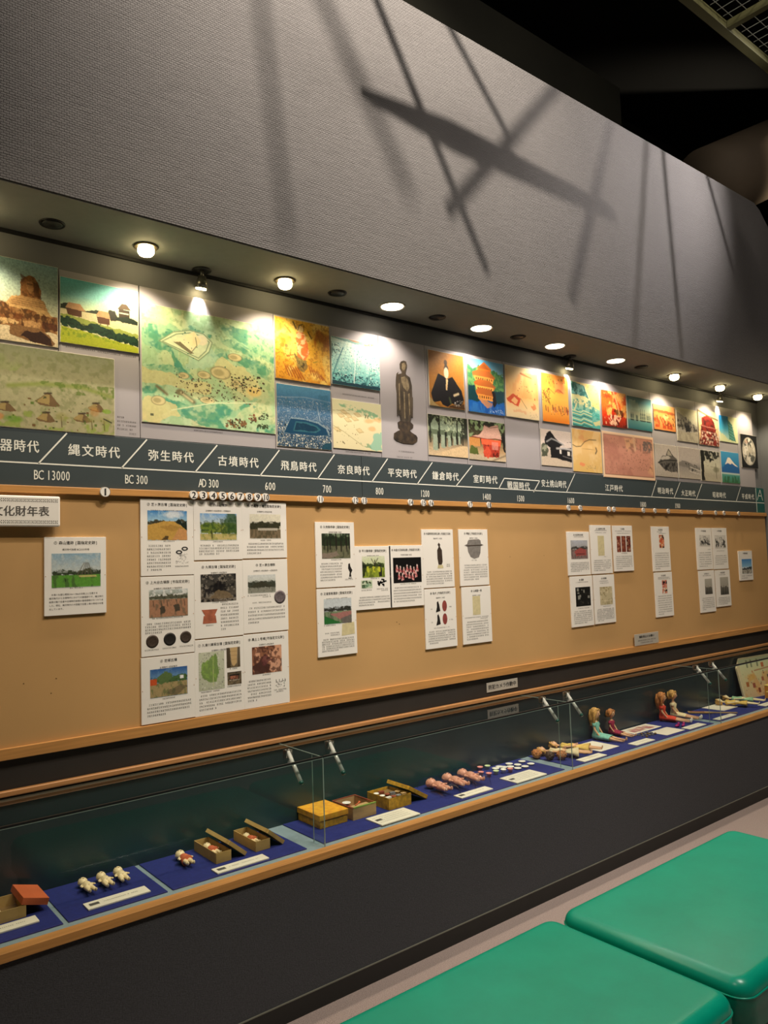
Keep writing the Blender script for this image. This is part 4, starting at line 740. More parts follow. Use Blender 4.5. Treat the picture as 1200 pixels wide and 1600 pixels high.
def f_house(p): p.grad([(0, '#b4aaa0'), (.6, '#b8aea2'), (1, '#aca294')]); p.P([(.14, .58), (.3, .36), (.5, .32), (.62, .12), (.8, .3), (.98, .42), (1, .8), (.7, .86), (.3, .72)], '#5c5852', 1, .03); p.P([(.22, .46), (.36, .36), (.6, .34), (.7, .4), (.4, .5)], '#b0a89c'); p.P([(.52, .30), (.62, .14), (.76, .32)], '#a09888'); p.L([(.12, .58), (.4, .48), (.98, .46)], .022, '#1c1a1a'); p.L([(.5, .3), (.62, .12), (.8, .34)], .014, '#1c1a1a'); p.N(20, '#1c1a1a', .52, .62, .9, [(.18, .6), (1, .5), (1, .86), (.4, .8)])
def f_hill(p): p.grad([(0, '#a89e98'), (.45, '#ada39a'), (.6, '#8c8680'), (1, '#b0a698')]); p.P([(0, .5), (.3, .42), (.7, .56), (1, .62), (1, .74), (0, .6)], '#78726c', 1, .03); p.N(18, '#2c2a28', .52, .64, .9, [(.3, .5), (.7, .5), (1, .64), (1, .86), (.5, .76)]); p.L([(.5, .62), (1, .72)], .014, '#d0c8bc'); p.L([(.5, .76), (1, .84)], .012, '#d0c8bc')
def f_tree(p): p.grad([(0, '#a8a69a'), (.5, '#c0bca4'), (.8, '#a8a08c'), (1, '#b0a890')]); p.P([(0, 0), (.2, 0), (.16, .4), (.14, .8), (.2, 1), (0, 1)], '#1a1a16', 1, .04); p.N(12, '#1a1c16', .36, .5, 1, [(0, 0), (1, 0), (1, .2), (.6, .3), (.4, .42), (0, .3)]); p.L([(.76, .4), (.78, .9)], .02, '#5c5a48'); p.L([(.3, .5), (1, .56)], .008, '#8a8672'); p.E(.78, .6, .14, .08, '#6c6a54', .8, .8, .5)
def f_fuji(p): p.seed(28).grad([(0, '#3c94c0'), (.45, '#2c80b0'), (.66, '#1c5c94'), (.7, '#c8d4c8'), (.74, '#4c9488'), (1, '#3c7450')]); p.P([(.1, .5), (.3, .34), (.4, .18), (.5, .17), (.7, .36), (1, .5), (1, .68), (0, .68), (0, .54)], '#1c5c98'); p.P([(.2, .42), (.38, .18), (.48, .17), (.7, .34), (.94, .47), (.74, .42), (.6, .36), (.5, .40), (.36, .36)], '#e8dccc'); p.N(12, '#2c5c34', .48, .62, .8, [(0, .8), (1, .76), (1, 1), (0, 1)], .4)
def f_moon(p): p.seed(29).grad([(0, '#0c0e0f'), (1, '#0c0e0f')]); p.E(.48, .5, .41, .42, '#c8c0ae', 1, .06); k = np.clip((1 - np.sqrt(((p.U - .48) / .4) ** 2 + ((p.V - .5) / .41) ** 2)) * 12, 0, 1); p.mix(k * np.clip((p.nz(5) - .48) / .1, 0, 1), '#3c423c', .9); p.mix(k * np.clip((p.nz(8) - .6) / .06, 0, 1), '#e8e2d4', .9); p.E(.34, .22, .1, .06, '#a87458', .5, .6, .5)

PICS = [
 ([(-62, 386), (90, 419.6), (90.5, 544.7), (-62, 521)], 150, 'desert photo of a weathered stone ruin and boulders at the upper left end', p_ruin),
 ([(93, 432.5), (215.5, 455.5), (216.5, 553.5), (93, 534.5)], 130, 'photo of thatched village houses beyond a green hedge and field', p_village),
 ([(-90, 526), (178, 559), (179, 681.6), (-90, 659)], 230, 'wide drab watercolour of round thatched huts on a plain, lower left', p_huts),
 ([(219.8, 471.6), (425.6, 512.8), (431, 679.6), (220.8, 658.5)], 230, 'largest picture, green and cream hand-painted map of burial mounds and villages', p_map),
 ([(427.5, 492), (513.5, 511.7), (515.8, 603.5), (429.6, 590.8)], 100, 'golden orange faded mural of a robed figure in a pleated skirt', p_mural),
 ([(430.5, 597.2), (515.6, 611.4), (518.2, 704.8), (432.6, 696)], 110, 'blue aerial photo of a moated mound amid dense town', p_kofun),
 ([(516, 522.7), (591.5, 541), (593.8, 611.2), (517.5, 600)], 95, 'pale turquoise photo of a gridded city model', p_city),
 ([(518.2, 621.7), (594.6, 632.8), (596.3, 706.5), (520.2, 700)], 90, 'faint cream and green watercolour of a palace compound, lower row', p_palace),
 ([(668, 546.5), (723.5, 556.5), (725, 641), (670, 633.8)], 75, 'portrait of a seated figure in angular black robes on brown', p_portrait),
 ([(729, 557), (785.6, 570), (788, 650.4), (730.5, 642.9)], 80, 'photo of a golden tiered pavilion over bright blue water', p_pavilion),
 ([(667, 646), (729.4, 654.4), (730.8, 716.9), (669.2, 710.4)], 75, 'photo of a dark row of mossy stone lanterns', p_lanterns),
 ([(730.8, 654.6), (788, 662), (789.7, 723), (732.4, 717)], 75, 'photo of a red shrine hall with a curved roof', p_shrine),
 ([(788.5, 569.8), (839.6, 579), (841, 657.7), (790, 650.7)], 65, 'pale peach scroll painting with a red tent at its left', p_scroll),
 ([(844.5, 581.5), (886, 589.8), (888.8, 664), (847, 657.8)], 60, 'bright orange screen painting with small figures along the bottom', p_screen),
 ([(891.6, 595.5), (935, 603), (937, 670), (893.2, 666.2)], 60, 'teal and yellow painting of castle walls', p_castle),
 ([(843.5, 669.8), (890.8, 675.5), (893.6, 731.4), (845.6, 726.5)], 60, 'black and white photo of a tiled gatehouse', p_gate),
 ([(892.6, 670), (937.4, 674.3), (941.2, 740), (894.8, 736.4)], 60, 'tan old map crossed by a dark curved line', p_oldmap),
 ([(938.3, 608), (976.4, 615.8), (979.4, 670.5), (940, 664.6)], 55, 'fiery red and orange battle painting', p_fire),
 ([(977.8, 617.6), (1016.8, 624.7), (1018.2, 675), (980.3, 669.3)], 55, 'teal sea picture of sailing ships', p_ships),
 ([(939.2, 673.8), (1019.5, 682.8), (1023.3, 751.5), (942, 745.5)], 90, 'large brownish-pink old survey map with a cream border', p_pinkmap),
 ([(1020, 629.9), (1054, 637.5), (1055.6, 674.6), (1021, 671.5)], 45, 'small orange print of a crowd and carriages', p_print),
 ([(1056, 636), (1088.5, 642), (1090.6, 693), (1057.4, 688.7)], 45, 'grey photo of a cart on a country road, upper row', bw(22, f_bridge)),
 ([(1089.7, 639), (1120.6, 646), (1122.8, 698.7), (1091.6, 694)], 45, 'photo of a dark red tower flaring in the lamp glare', bw(23, f_tower)),
 ([(1122.2, 648.5), (1151, 653), (1152.7, 693.7), (1123.6, 688.9)], 40, 'blue photo of a modern glass tower', f_sky),
 ([(1021.3, 692.7), (1056.3, 697.5), (1059.3, 747), (1024.4, 743.7)], 45, 'grey photo of a thatched farmhouse, lower row', bw(25, f_house)),
 ([(1058.2, 697.5), (1091.6, 702), (1094, 750), (1060.4, 746.3)], 45, 'grey photo of a low town below a hill', bw(26, f_hill)),
 ([(1093, 702.5), (1123.3, 706.7), (1126, 754.6), (1095.5, 750)], 42, 'black and white photo of water framed by a dark tree', bw(27, f_tree)),
 ([(1125, 704.7), (1153.6, 708), (1155.4, 756.5), (1127.5, 753.6)], 42, 'blue photo of a snow-capped mountain above a green field', f_fuji),
 ([(1156, 677.6), (1181, 681.6), (1184, 732.9), (1158.4, 730)], 40, 'photo of a pale grey cloud-streaked globe on black at the far end', f_moon),
]
for c_, n_, l_, f_ in PICS: picture(c_, n_, l_, f_, border=0.0015)
# caption lines printed on the grey boards
rng = random.Random(5)
cap = Ink()
def capline(x0, y0, x1, size=.0065, fill=1.0):
    a = onY(x0, y0, FY); b = onY(x1, y0, FY); cap.marks(a.x, b.x, a.z, size, rng, fill)
for x0, y0, x1 in ((102, 542.5, 150), (152, 550.5, 214), (183, 652.5, 198), (183, 659, 215), (183, 665, 215), (183, 671, 210), (202, 679, 214), (303, 673.5, 350), (438, 598, 500), (455, 706, 505), (535, 616.5, 585), (540, 706.5, 580), (623, 706, 648), (620, 714.5, 646)): capline(x0, y0, x1)
co = cap.build(M['greyink'], None, FY - 0.0004, 'caption_print', (0, FY - 0.0004, 0)); tag(co, 'tiny faint grey captions printed under the pictures on the grey boards', 'caption'); co['kind'] = 'stuff'

# standing bronze statue, a flat cut-out print on its own grey board
TLx = onY(613, 700, FY); 
def statue_part(pts, m, name, parent, yo, th_):
    o = MB(); n = len(pts)
    P_ = [onY(a, b, FY) for a, b in pts]; P_ = [(p.x - parent.location.x, p.z - parent.location.z) for p in P_]
    o.add([(x, yo - th_, z) for x, z in P_] + [(x, yo, z) for x, z in P_], [tuple(range(n)), tuple(range(n, 2 * n))[::-1]] + [(i, i + n, (i + 1) % n + n, (i + 1) % n) for i in range(n)])
    return o.build(name, m, parent)
st = empty('statue_picture', (onY(633, 630, FY).x, FY - 0.001, onY(633, 630, FY).z), 'tall cut-out print of a dark bronze standing figure on a lotus base', 'picture', 'pictures above the timeline')
M['bronze'] = mat('dark_bronze_print', '#5e5242', 0.5, noise=(40, 0.5, (1, 1, .35)), alt='#2c2620')
M['bronze2'] = mat('dark_bronze_base_print', '#463828', 0.5, noise=(40, 0.6), alt='#1c1712')
statue_part([(619, 584), (622, 581), (621, 585), (627, 583.5), (627.5, 581), (624.5, 576), (624, 569), (626, 565), (630, 563.5), (634, 565), (635.5, 571), (634, 577), (633, 582), (634, 585.5), (640, 590), (643, 603), (643.5, 620), (644.5, 622), (644.6, 653.5), (642.5, 651), (641, 660), (625.5, 658), (624, 648), (621.5, 648.5), (620, 651), (619.8, 640), (619.5, 615), (618, 603), (618.3, 590)], M['bronze'], 'robed_figure', st, 0, 0.0016)
statue_part([(621, 660), (625, 657.5), (641, 659.5), (645.5, 664), (645, 669), (642, 671), (640, 673), (643, 676), (650, 680.5), (652, 684), (651.5, 690), (645, 694.3), (630, 693), (619, 689), (615, 685), (615.5, 677), (621, 673.5), (626, 671.5), (622, 668)], M['bronze2'], 'lotus_base', st, 0.0002, 0.0016)
M['bronze3'] = mat('highlit_bronze_print', '#9a8a6c', 0.5, noise=(60, 0.5), alt='#6c5e48')
statue_part([(626, 590), (632, 588), (637, 594), (639, 606), (636, 612), (630, 606), (627, 598)], M['bronze3'], 'bare_chest', st, -0.0017, 0.0003)
for a in ([(627.5, 568), (631, 567), (633, 571), (632, 577), (629.5, 579), (627, 576)], [(622, 600), (624, 598), (625, 640), (623.5, 642)], [(637, 616), (639.5, 614), (640.5, 648), (639, 650)], [(630, 612), (632, 613), (633, 654), (631, 654)]):
    statue_part(a, M['bronze3'], 'drapery_fold', st, -0.0017, 0.0003)

# ------------------------------------------------------------------ information cards on the pinboard
CW = 0.21
def land(sky, mid, gnd, k=3, far=.5, near=.6, spots=None):
    def f(p):
        p.seed(k).grad([(0, sky[0]), (far, sky[1])]); p.P([(0, far), (.2, far - .08), (.5, far - .04), (.8, far - .1), (1, far - .03), (1, near), (0, near)], mid, 1, .08, 10)
        p.N(14, sky[1], .62, .72, .5, [(0, 0), (1, 0), (1, far), (0, far)]); p.B(0, near, 1, 1, gnd); p.N(16, mid, .55, .7, .6, [(0, near), (1, near), (1, 1), (0, 1)], .5); p.N(30, '#20241c', .6, .72, .6, [(0, far - .06), (1, far - .06), (1, near), (0, near)])
        if spots: spots(p)
        p.grain(.12, 40)
    return f
def c_poles(p): [p.L([(.66 + q * .5, .66), (.70 + q * .15, .28)], .010, '#6b5f4c') for q in (-.3, -.12, .02, .16, .3)]; p.P([(.54, .66), (.9, .66), (.92, .70), (.56, .71)], '#cdbd7a', .8); p.L([(.27, .74), (.27, .82)], .012, '#1c241c')
def c_mound(p): p.P([(0, .5), (.4, .36), (.62, .34), (1, .62), (1, 1), (0, 1)], '#c39a4c', 1, .02); p.P([(.3, .55), (.6, .48), (.9, .58), (.6, .72)], '#a8803c', .8, .03); p.P([(.6, 1), (.8, .6), (1, .66), (1, 1)], '#c8935c', 1, .02); p.P([(.36, 1), (.42, .84), (.54, .84), (.5, 1)], '#3c3020', .9, .05); p.P([(.72, .4), (.78, .26), (.86, .4), (1, .34), (1, .66), (.86, .56)], '#1f2a22', 1, .05); p.E(.66, .12, .2, .12, '#e8ecec', .8, .7, .5)
def c_path(p): p.P([(.1, .7), (.4, .5), (.5, .5), (.6, 1), (.2, 1)], '#2c2a24', .0); [p.L([(x, .4), (x + .02, .62)], .012, '#3c342a') for x in (.1, .3, .45, .7, .9)]; p.P([(.62, .58), (.76, .54), (.8, .8), (.66, .84)], '#4c4438', 1, .03); p.P([(.26, .66), (.4, .6), (.4, .84), (.28, .9)], '#4c4438', 1, .03); p.N(16, '#e0e0dc', .5, .62, .9, [(0, 0), (1, 0), (1, .2), (0, .25)])
def c_tree1(p): p.L([(.3, .55), (.32, .92)], .02, '#3c3420'); p.E(.28, .5, .2, .16, '#6c8430', .9, .5, .6); p.E(.85, .35, .2, .4, '#3f5c2c', .9, .4, .6); p.N(18, '#2c4a24', .5, .65, .7, [(0, .3), (1, .1), (1, .8), (0, .7)])
def c_rock(p): p.seed(8).grad([(0, '#3c3a38'), (.5, '#4c4840'), (1, '#5c5248')]); p.N(10, '#1c1a1c', .5, .62, .9); p.N(18, '#8c8478', .6, .7, .8); p.E(.5, .5, .25, .2, '#141214', .95, .5, .5); p.P([(.2, .9), (.5, .6), (.85, .7), (.9, .9)], '#7c6a50', .8, .06); p.grain(.2, 30)
def c_mapg(p): p.seed(9).grad([(0, '#c8ccb4'), (1, '#b8bca4')]); p.D(160, (0, 0, 1, 1), .02, ['#a8a898', '#d8d8cc', '#8c8c80']); p.P([(.1, .3), (.4, .2), (.6, .1), (.7, .04), (.8, .5), (.7, .8), (.3, .76), (.1, .6)], '#6c8c3c', .9, .08); p.L([(.56, .1), (.56, .9)], .015, '#c8cc90'); p.N(14, '#8cac54', .5, .62, .8, [(.1, .3), (.6, .1), (.7, .8), (.1, .6)])
def c_haniwa(p): p.seed(10).grad([(0, '#b8a890'), (1, '#6c5c44')]); p.P([(0, 0), (.25, 0), (.3, 1), (0, 1)], '#3c3020', .9, .05); p.P([(.26, .02), (.8, .02), (.74, .8), (.5, .95), (.36, .8)], '#c8a878', 1, .02); [p.L([(.28, y), (.78, y)], .02, '#a88858') for y in (.2, .4, .6)]; p.B(.82, 0, 1, 1, '#4c4030', .8)
def c_coffin(p): p.seed(11).grad([(0, '#5c5040'), (1, '#7c6c54')]); p.B(.12, .2, .85, .7, '#2c2420', 1); p.B(.2, .3, .78, .56, '#a86c54', 1); p.B(.14, .6, .86, .7, '#c8b8a0', .8); p.N(12, '#1c1814', .55, .65, .6)
def c_dig(p): p.seed(12).grad([(0, '#8c5c44'), (1, '#a87458')]); p.N(6, '#e0a888', .5, .62, .9); p.P([(.0, .7), (.3, .5), (.6, .7), (.5, 1), (.1, 1)], '#3c2424', .9, .08); p.P([(.6, .6), (.8, .5), (1, .6), (1, .95), (.6, .95)], '#d8a488', .9, .06); p.P([(.2, .5), (.44, .3), (.7, .5), (.4, .7)], '#6c3c3c', .9, .08); p.N(10, '#4c2c24', .56, .66, .8)
def c_wood(p): [p.L([(x, 0), (x + .02, .62 + .1 * (i % 2))], .018 + .006 * (i % 3), '#241f1a') for i, x in enumerate((.06, .18, .28, .48, .5, .66, .84, .86, .96))]; p.N(10, '#1f2a1c', .45, .6, .9, [(0, 0), (1, 0), (1, .3), (0, .34)]); p.P([(0, .8), (.5, .72), (.6, .9), (.2, 1), (0, 1)], '#8c7c70', .8, .06)
def c_field(p): p.P([(.2, .6), (1, .5), (1, .66), (.6, .84)], '#a8706c', .9, .04); p.P([(0, .66), (.6, .96), (.5, 1), (0, 1)], '#2c6c34', 1, .02); p.P([(.6, .8), (1, .66), (1, 1), (.7, 1)], '#6c6460', .9, .03)
def c_garden(p): p.L([(.56, .2), (.54, .72)], .03, '#2c241c'); p.L([(.55, .4), (.7, .1)], .02, '#2c241c'); p.L([(.55, .42), (.4, .12)], .018, '#2c241c'); p.P([(.74, .4), (.84, .36), (.88, .96), (.74, .96)], '#2c2c24', 1, .01); p.P([(0, .2), (.2, .4), (.1, .9), (0, 1)], '#1c2414', .9, .06); p.N(8, '#c8cc3c', .4, .6, .9, [(.2, .5), (.8, .5), (.8, .75), (.2, .75)])
def c_figs(p):
    p.seed(15).grad([(0, '#101010'), (1, '#141212')])
    for i in range(13): x = .13 + (i % 7) * .12 + (i // 7) * .07; y = .34 + .24 * (i // 7) + .05 * (i % 3); p.P([(x - .04, y + .22), (x - .02, y), (x + .02, y), (x + .05, y + .22)], '#d89c98', 1, .02); p.E(x, y - .02, .02, .035, '#f0d8d0'); p.L([(x - .03, y + .1), (x + .04, y + .16)], .02, '#a83c44')
def c_flat(bg, cols, n_, sz=.05, reg=(.1, .1, .9, .9), k=20):
    def f(p): p.seed(k).grad([(0, bg), (1, bg)]); p.D(n_, reg, sz, cols)
    return f
def c_bwp(p): p.seed(26).grad([(0, '#d8d4cc'), (1, '#c8c4bc')]); p.N(7, '#1c1c1c', .42, .54, .95, [(.05, .3), (.5, .1), (.95, .4), (.95, .9), (.1, .9)]); p.N(14, '#e8e4dc', .6, .7, .8)
def c_crowd(p): p.seed(27).grad([(0, '#b8b4a8'), (.45, '#a8a498'), (1, '#4c4a44')]); [p.L([(x, .5 + .04 * (i % 3)), (x, .95)], .05, ['#2c2c28', '#5c5a50', '#1c1c1a'][i % 3]) for i, x in enumerate(np.arange(.08, .98, .1))]; p.D(10, (.05, .46, .95, .56), .03, ['#c8c0b0'])
def c_snow(p): p.seed(30).grad([(0, '#3c84c8'), (.5, '#8cc0e0'), (.6, '#dce4e8')]); p.P([(0, .62), (.3, .58), (.6, .6), (1, .5), (1, .7), (0, .74)], '#2c343c', 1, .06); p.B(0, .72, 1, 1, '#b8b4a8'); p.N(10, '#6c6860', .5, .65, .8, [(0, .7), (1, .7), (1, 1), (0, 1)])
def c_kofuns(p): pass
crng = random.Random(11)
def card(k, tl, bl, title, sub, photos, body, label, caps=(), w=CW, extra=None):
    a = onY(tl[0], tl[1], YB - .008); b = onY(bl[0], bl[1], YB - .008)
    x0 = (a.x + b.x) / 2; h = a.z - b.z; cx_, cz_ = x0 + w / 2, (a.z + b.z) / 2
    o = MB().box(-w / 2 + .0008, w / 2 - .0008, -.0035, .0035, -h / 2 + .0006, h / 2 - .0006).build('information_card', M['card'], bevel=.0006, seg=1)
    o.location = (cx_, YB - .0042, cz_); tag(o, label, 'information card', 'white information cards on the pinboard')
    U = lambda u: (u - .5) * w
    V = lambda v: (.5 - v) * h
    for (u0, v0, u1, v1, f, cols) in photos:
        pw, ph = (u1 - u0) * w, (v1 - v0) * h
        p = Pic(pw, ph, cols); f(p); p.build(o, -.0040, U((u0 + u1) / 2), V((v0 + v1) / 2), 'photo_print')
    ik = Ink(); ts = .0125
    if title:
        tw_ = min(w * .86, ik.width(title, ts)); ik.text(title, 0, V(.075 if h > .22 else .085) - ts * .38, ts, tw_, bold=.008)
    if sub:
        ik.text(sub, 0, V(.075) - .0265, .0078, min(w * .8, ik.width(sub, .0078)))
    if isinstance(title, int): pass
    for (u0, u1, v) in caps: ik.marks(U(u0), U(u1), V(v), .0055, crng)
    for blk in body:
        if isinstance(blk[0], str):
            t, u0, u1, v0, dv = blk; sz = .0073; n_ = int((u1 - u0) * w / sz); ls = [t[i:i + n_] for i in range(0, len(t), n_)]
            for i, l in enumerate(ls): ik.text(l, U(u0), V(v0 + i * dv) - sz * .4, sz, None, 'l')
        else:
            u0, u1, v0, v1, n_ = blk
            for i in range(n_):
                ik.marks(U(u0) + (.006 if i == 0 else 0), U(u1), V(v0 + (v1 - v0) * i / max(1, n_ - 1)) - .003, .0072, crng, 1.0 if i < n_ - 1 else crng.uniform(.3, .8))
    if extra: extra(o, U, V, ik, w, h)
    lt = ik.build(M['ink'], o, -.0039)
    if lt: lt['kind'] = 'stuff'
    for s in (-1, 1):
        q = MB().lathe([(.0015, 0), (.0015, .0006), (.0006, .0008)], n=8, m=Matrix.Rotation(R(90), 3, 'X')).build('pin_head', M['rail'], o); q.location = (s * (w / 2 - .005), -.0036, 0)
    return o
def dots(lst, m, name='round_print'):
    def f(o, U, V, ik, w, h):
        for (u, v, r, mm) in lst:
            q = MB().lathe([(r * w, 0), (r * w, .0004), (r * w * .7, .0006), (r * w * .68, .0004), (r * w * .25, .0006), (r * w * .1, .0006)], n=28, m=Matrix.Rotation(R(90), 3, 'X')).build(name, mm, o, weld=False); q.location = (U(u), -.0036, V(v))
    return f
M['mirror'] = mat('dark_bronze_mirror_print', '#4a3c32', .5, noise=(220, .6))
M['mirror2'] = mat('black_mirror_print', '#26221f', .5, noise=(220, .4))
M['lilac'] = mat('lilac_grey_mirror_print', '#776c70', .5, noise=(160, .5))
M['potgrey'] = mat('grey_pottery_print', '#8a8580', .55, noise=(60, .3))
M['redoval'] = mat('red_brown_print', '#9c4a44', .55, noise=(90, .35))
M['tan'] = mat('pale_tan_document_print', '#d9cda0', .6, noise=(60, .15))
M['terra'] = mat('terracotta_print', '#b8684a', .6, noise=(60, .35))
def cut(o, pts, m, name, w, h, U, V, dy=-.0036):
    P_ = [(U(a), V(b)) for a, b in pts]; n_ = len(P_)
    q = MB().add([(x, dy - .0004, z) for x, z in P_] + [(x, dy, z) for x, z in P_], [tuple(range(n_)), tuple(range(n_, 2 * n_))[::-1]] + [(i, i + n_, (i + 1) % n_ + n_, (i + 1) % n_) for i in range(n_)])
    return q.build(name, m, o)
def ring_art(o, U, V, ik, w, h):
    for u, v in ((.71, .70), (.82, .655)):
        n_ = 20
        for j in range(n_):
            a0, a1 = 2 * PI * j / n_, 2 * PI * (j + 1) / n_; c_, s_ = math.cos, math.sin; r0, r1 = .062 * w, .034 * w
            ik.poly([(U(u) + r0 * c_(a0), V(v) + r0 * .6 * s_(a0)), (U(u) + r1 * c_(a0), V(v) + r1 * .5 * s_(a0)), (U(u) + r1 * c_(a1), V(v) + r1 * .5 * s_(a1)), (U(u) + r0 * c_(a1), V(v) + r0 * .6 * s_(a1))])
    for i in range(40):
        u = crng.uniform(.65, .88); v = crng.uniform(.73, .84); ik.line((U(u), V(v)), (U(u + crng.uniform(-.04, .04)), V(v + crng.uniform(-.02, .02))), .0008)
def house_art(o, U, V, ik, w, h):
    cut(o, [(.14, .63), (.46, .63), (.40, .71), (.42, .71), (.44, .81), (.16, .81), (.18, .71), (.21, .71)], M['terra'], 'clay_house_print', w, h, U, V)
    ik.quad(U(.26), V(.79), U(.30), V(.75)); ik.quad(U(.34), V(.79), U(.37), V(.75))
def crown_art(o, U, V, ik, w, h):
    for i in range(26):
        u = crng.uniform(.68, .90); v = crng.uniform(.68, .77); ik.line((U(u), V(v)), (U(u + crng.uniform(-.03, .03)), V(v + crng.uniform(-.015, .015))), .0016)
    for u in (.70, .77, .84, .90): ik.line((U(u), V(.70)), (U(u), V(.655)), .002)
def stat_art(o, U, V, ik, w, h): cut(o, [(.82, .65), (.86, .64), (.87, .69), (.92, .75), (.88, .80), (.89, .85), (.83, .85), (.85, .78), (.81, .72)], M['mirror2'], 'small_statue_print', w, h, U, V); ik.quad(U(.81), V(.875), U(.90), V(.865))
def tan_art(o, U, V, ik, w, h): cut(o, [(.62, .54), (.93, .52), (.94, .70), (.60, .715)], M['tan'], 'document_print', w, h, U, V)
def small_art(o, U, V, ik, w, h):
    for i in range(26):
        u = crng.uniform(.6, .82); v = crng.uniform(.54, .655); ik.quad(U(u), V(v), U(u) + .009, V(v) + .007)
def amida_art(o, U, V, ik, w, h):
    cut(o, [(.49, .26), (.53, .23), (.57, .26), (.56, .30), (.62, .36), (.63, .56), (.60, .61), (.5, .61), (.47, .5), (.47, .36), (.52, .30)], M['mirror'], 'standing_statue_print', w, h, U, V); cut(o, [(.48, .615), (.63, .615), (.65, .67), (.46, .67)], M['tan'], 'lotus_stand_print', w, h, U, V); ik.marks(U(.75), U(.87), V(.62), .006, crng); ik.marks(U(.75), U(.87), V(.65), .006, crng)
def kami_art(o, U, V, ik, w, h):
    for v in (.21, .43):
        cut(o, [(.38, v + .02), (.42, v), (.45, v + .06), (.48, v + .17), (.34, v + .19), (.38, v + .10)], M['mirror2'], 'seated_statue_print', w, h, U, V); n_ = 14
        cut(o, [(.62 + .075 * math.cos(2 * PI * j / n_), v + .09 + .095 * math.sin(2 * PI * j / n_)) for j in range(n_)][::-1], M['redoval'], 'red_oval_print', w, h, U, V); ik.marks(U(.18), U(.26), V(v + .14), .006, crng); ik.marks(U(.76), U(.9), V(v + .12), .006, crng)
def pot_art(o, U, V, ik, w, h):
    cut(o, [(.34, .185), (.68, .175), (.74, .20), (.75, .26), (.84, .28), (.74, .30), (.72, .42), (.66, .50), (.5, .525), (.38, .49), (.30, .40), (.28, .30), (.18, .285), (.28, .26), (.30, .21)], M['potgrey'], 'pottery_jar_print', w, h, U, V); cut(o, [(.24, .285), (.78, .275), (.78, .29), (.24, .30)], M['mirror'], 'jar_flange_print', w, h, U, V, -.0041)
def scroll_art(u0, v0, u1, v1):
    def f(o, U, V, ik, w, h):
        cut(o, [(u0, v0), (u1, v0), (u1, v1), (u0, v1)], M['tan'], 'document_print', w, h, U, V)
        for i in range(30):
            a, b = crng.uniform(u0 + .02, u1 - .04), crng.uniform(v0 + .02, v1 - .02)
    return f
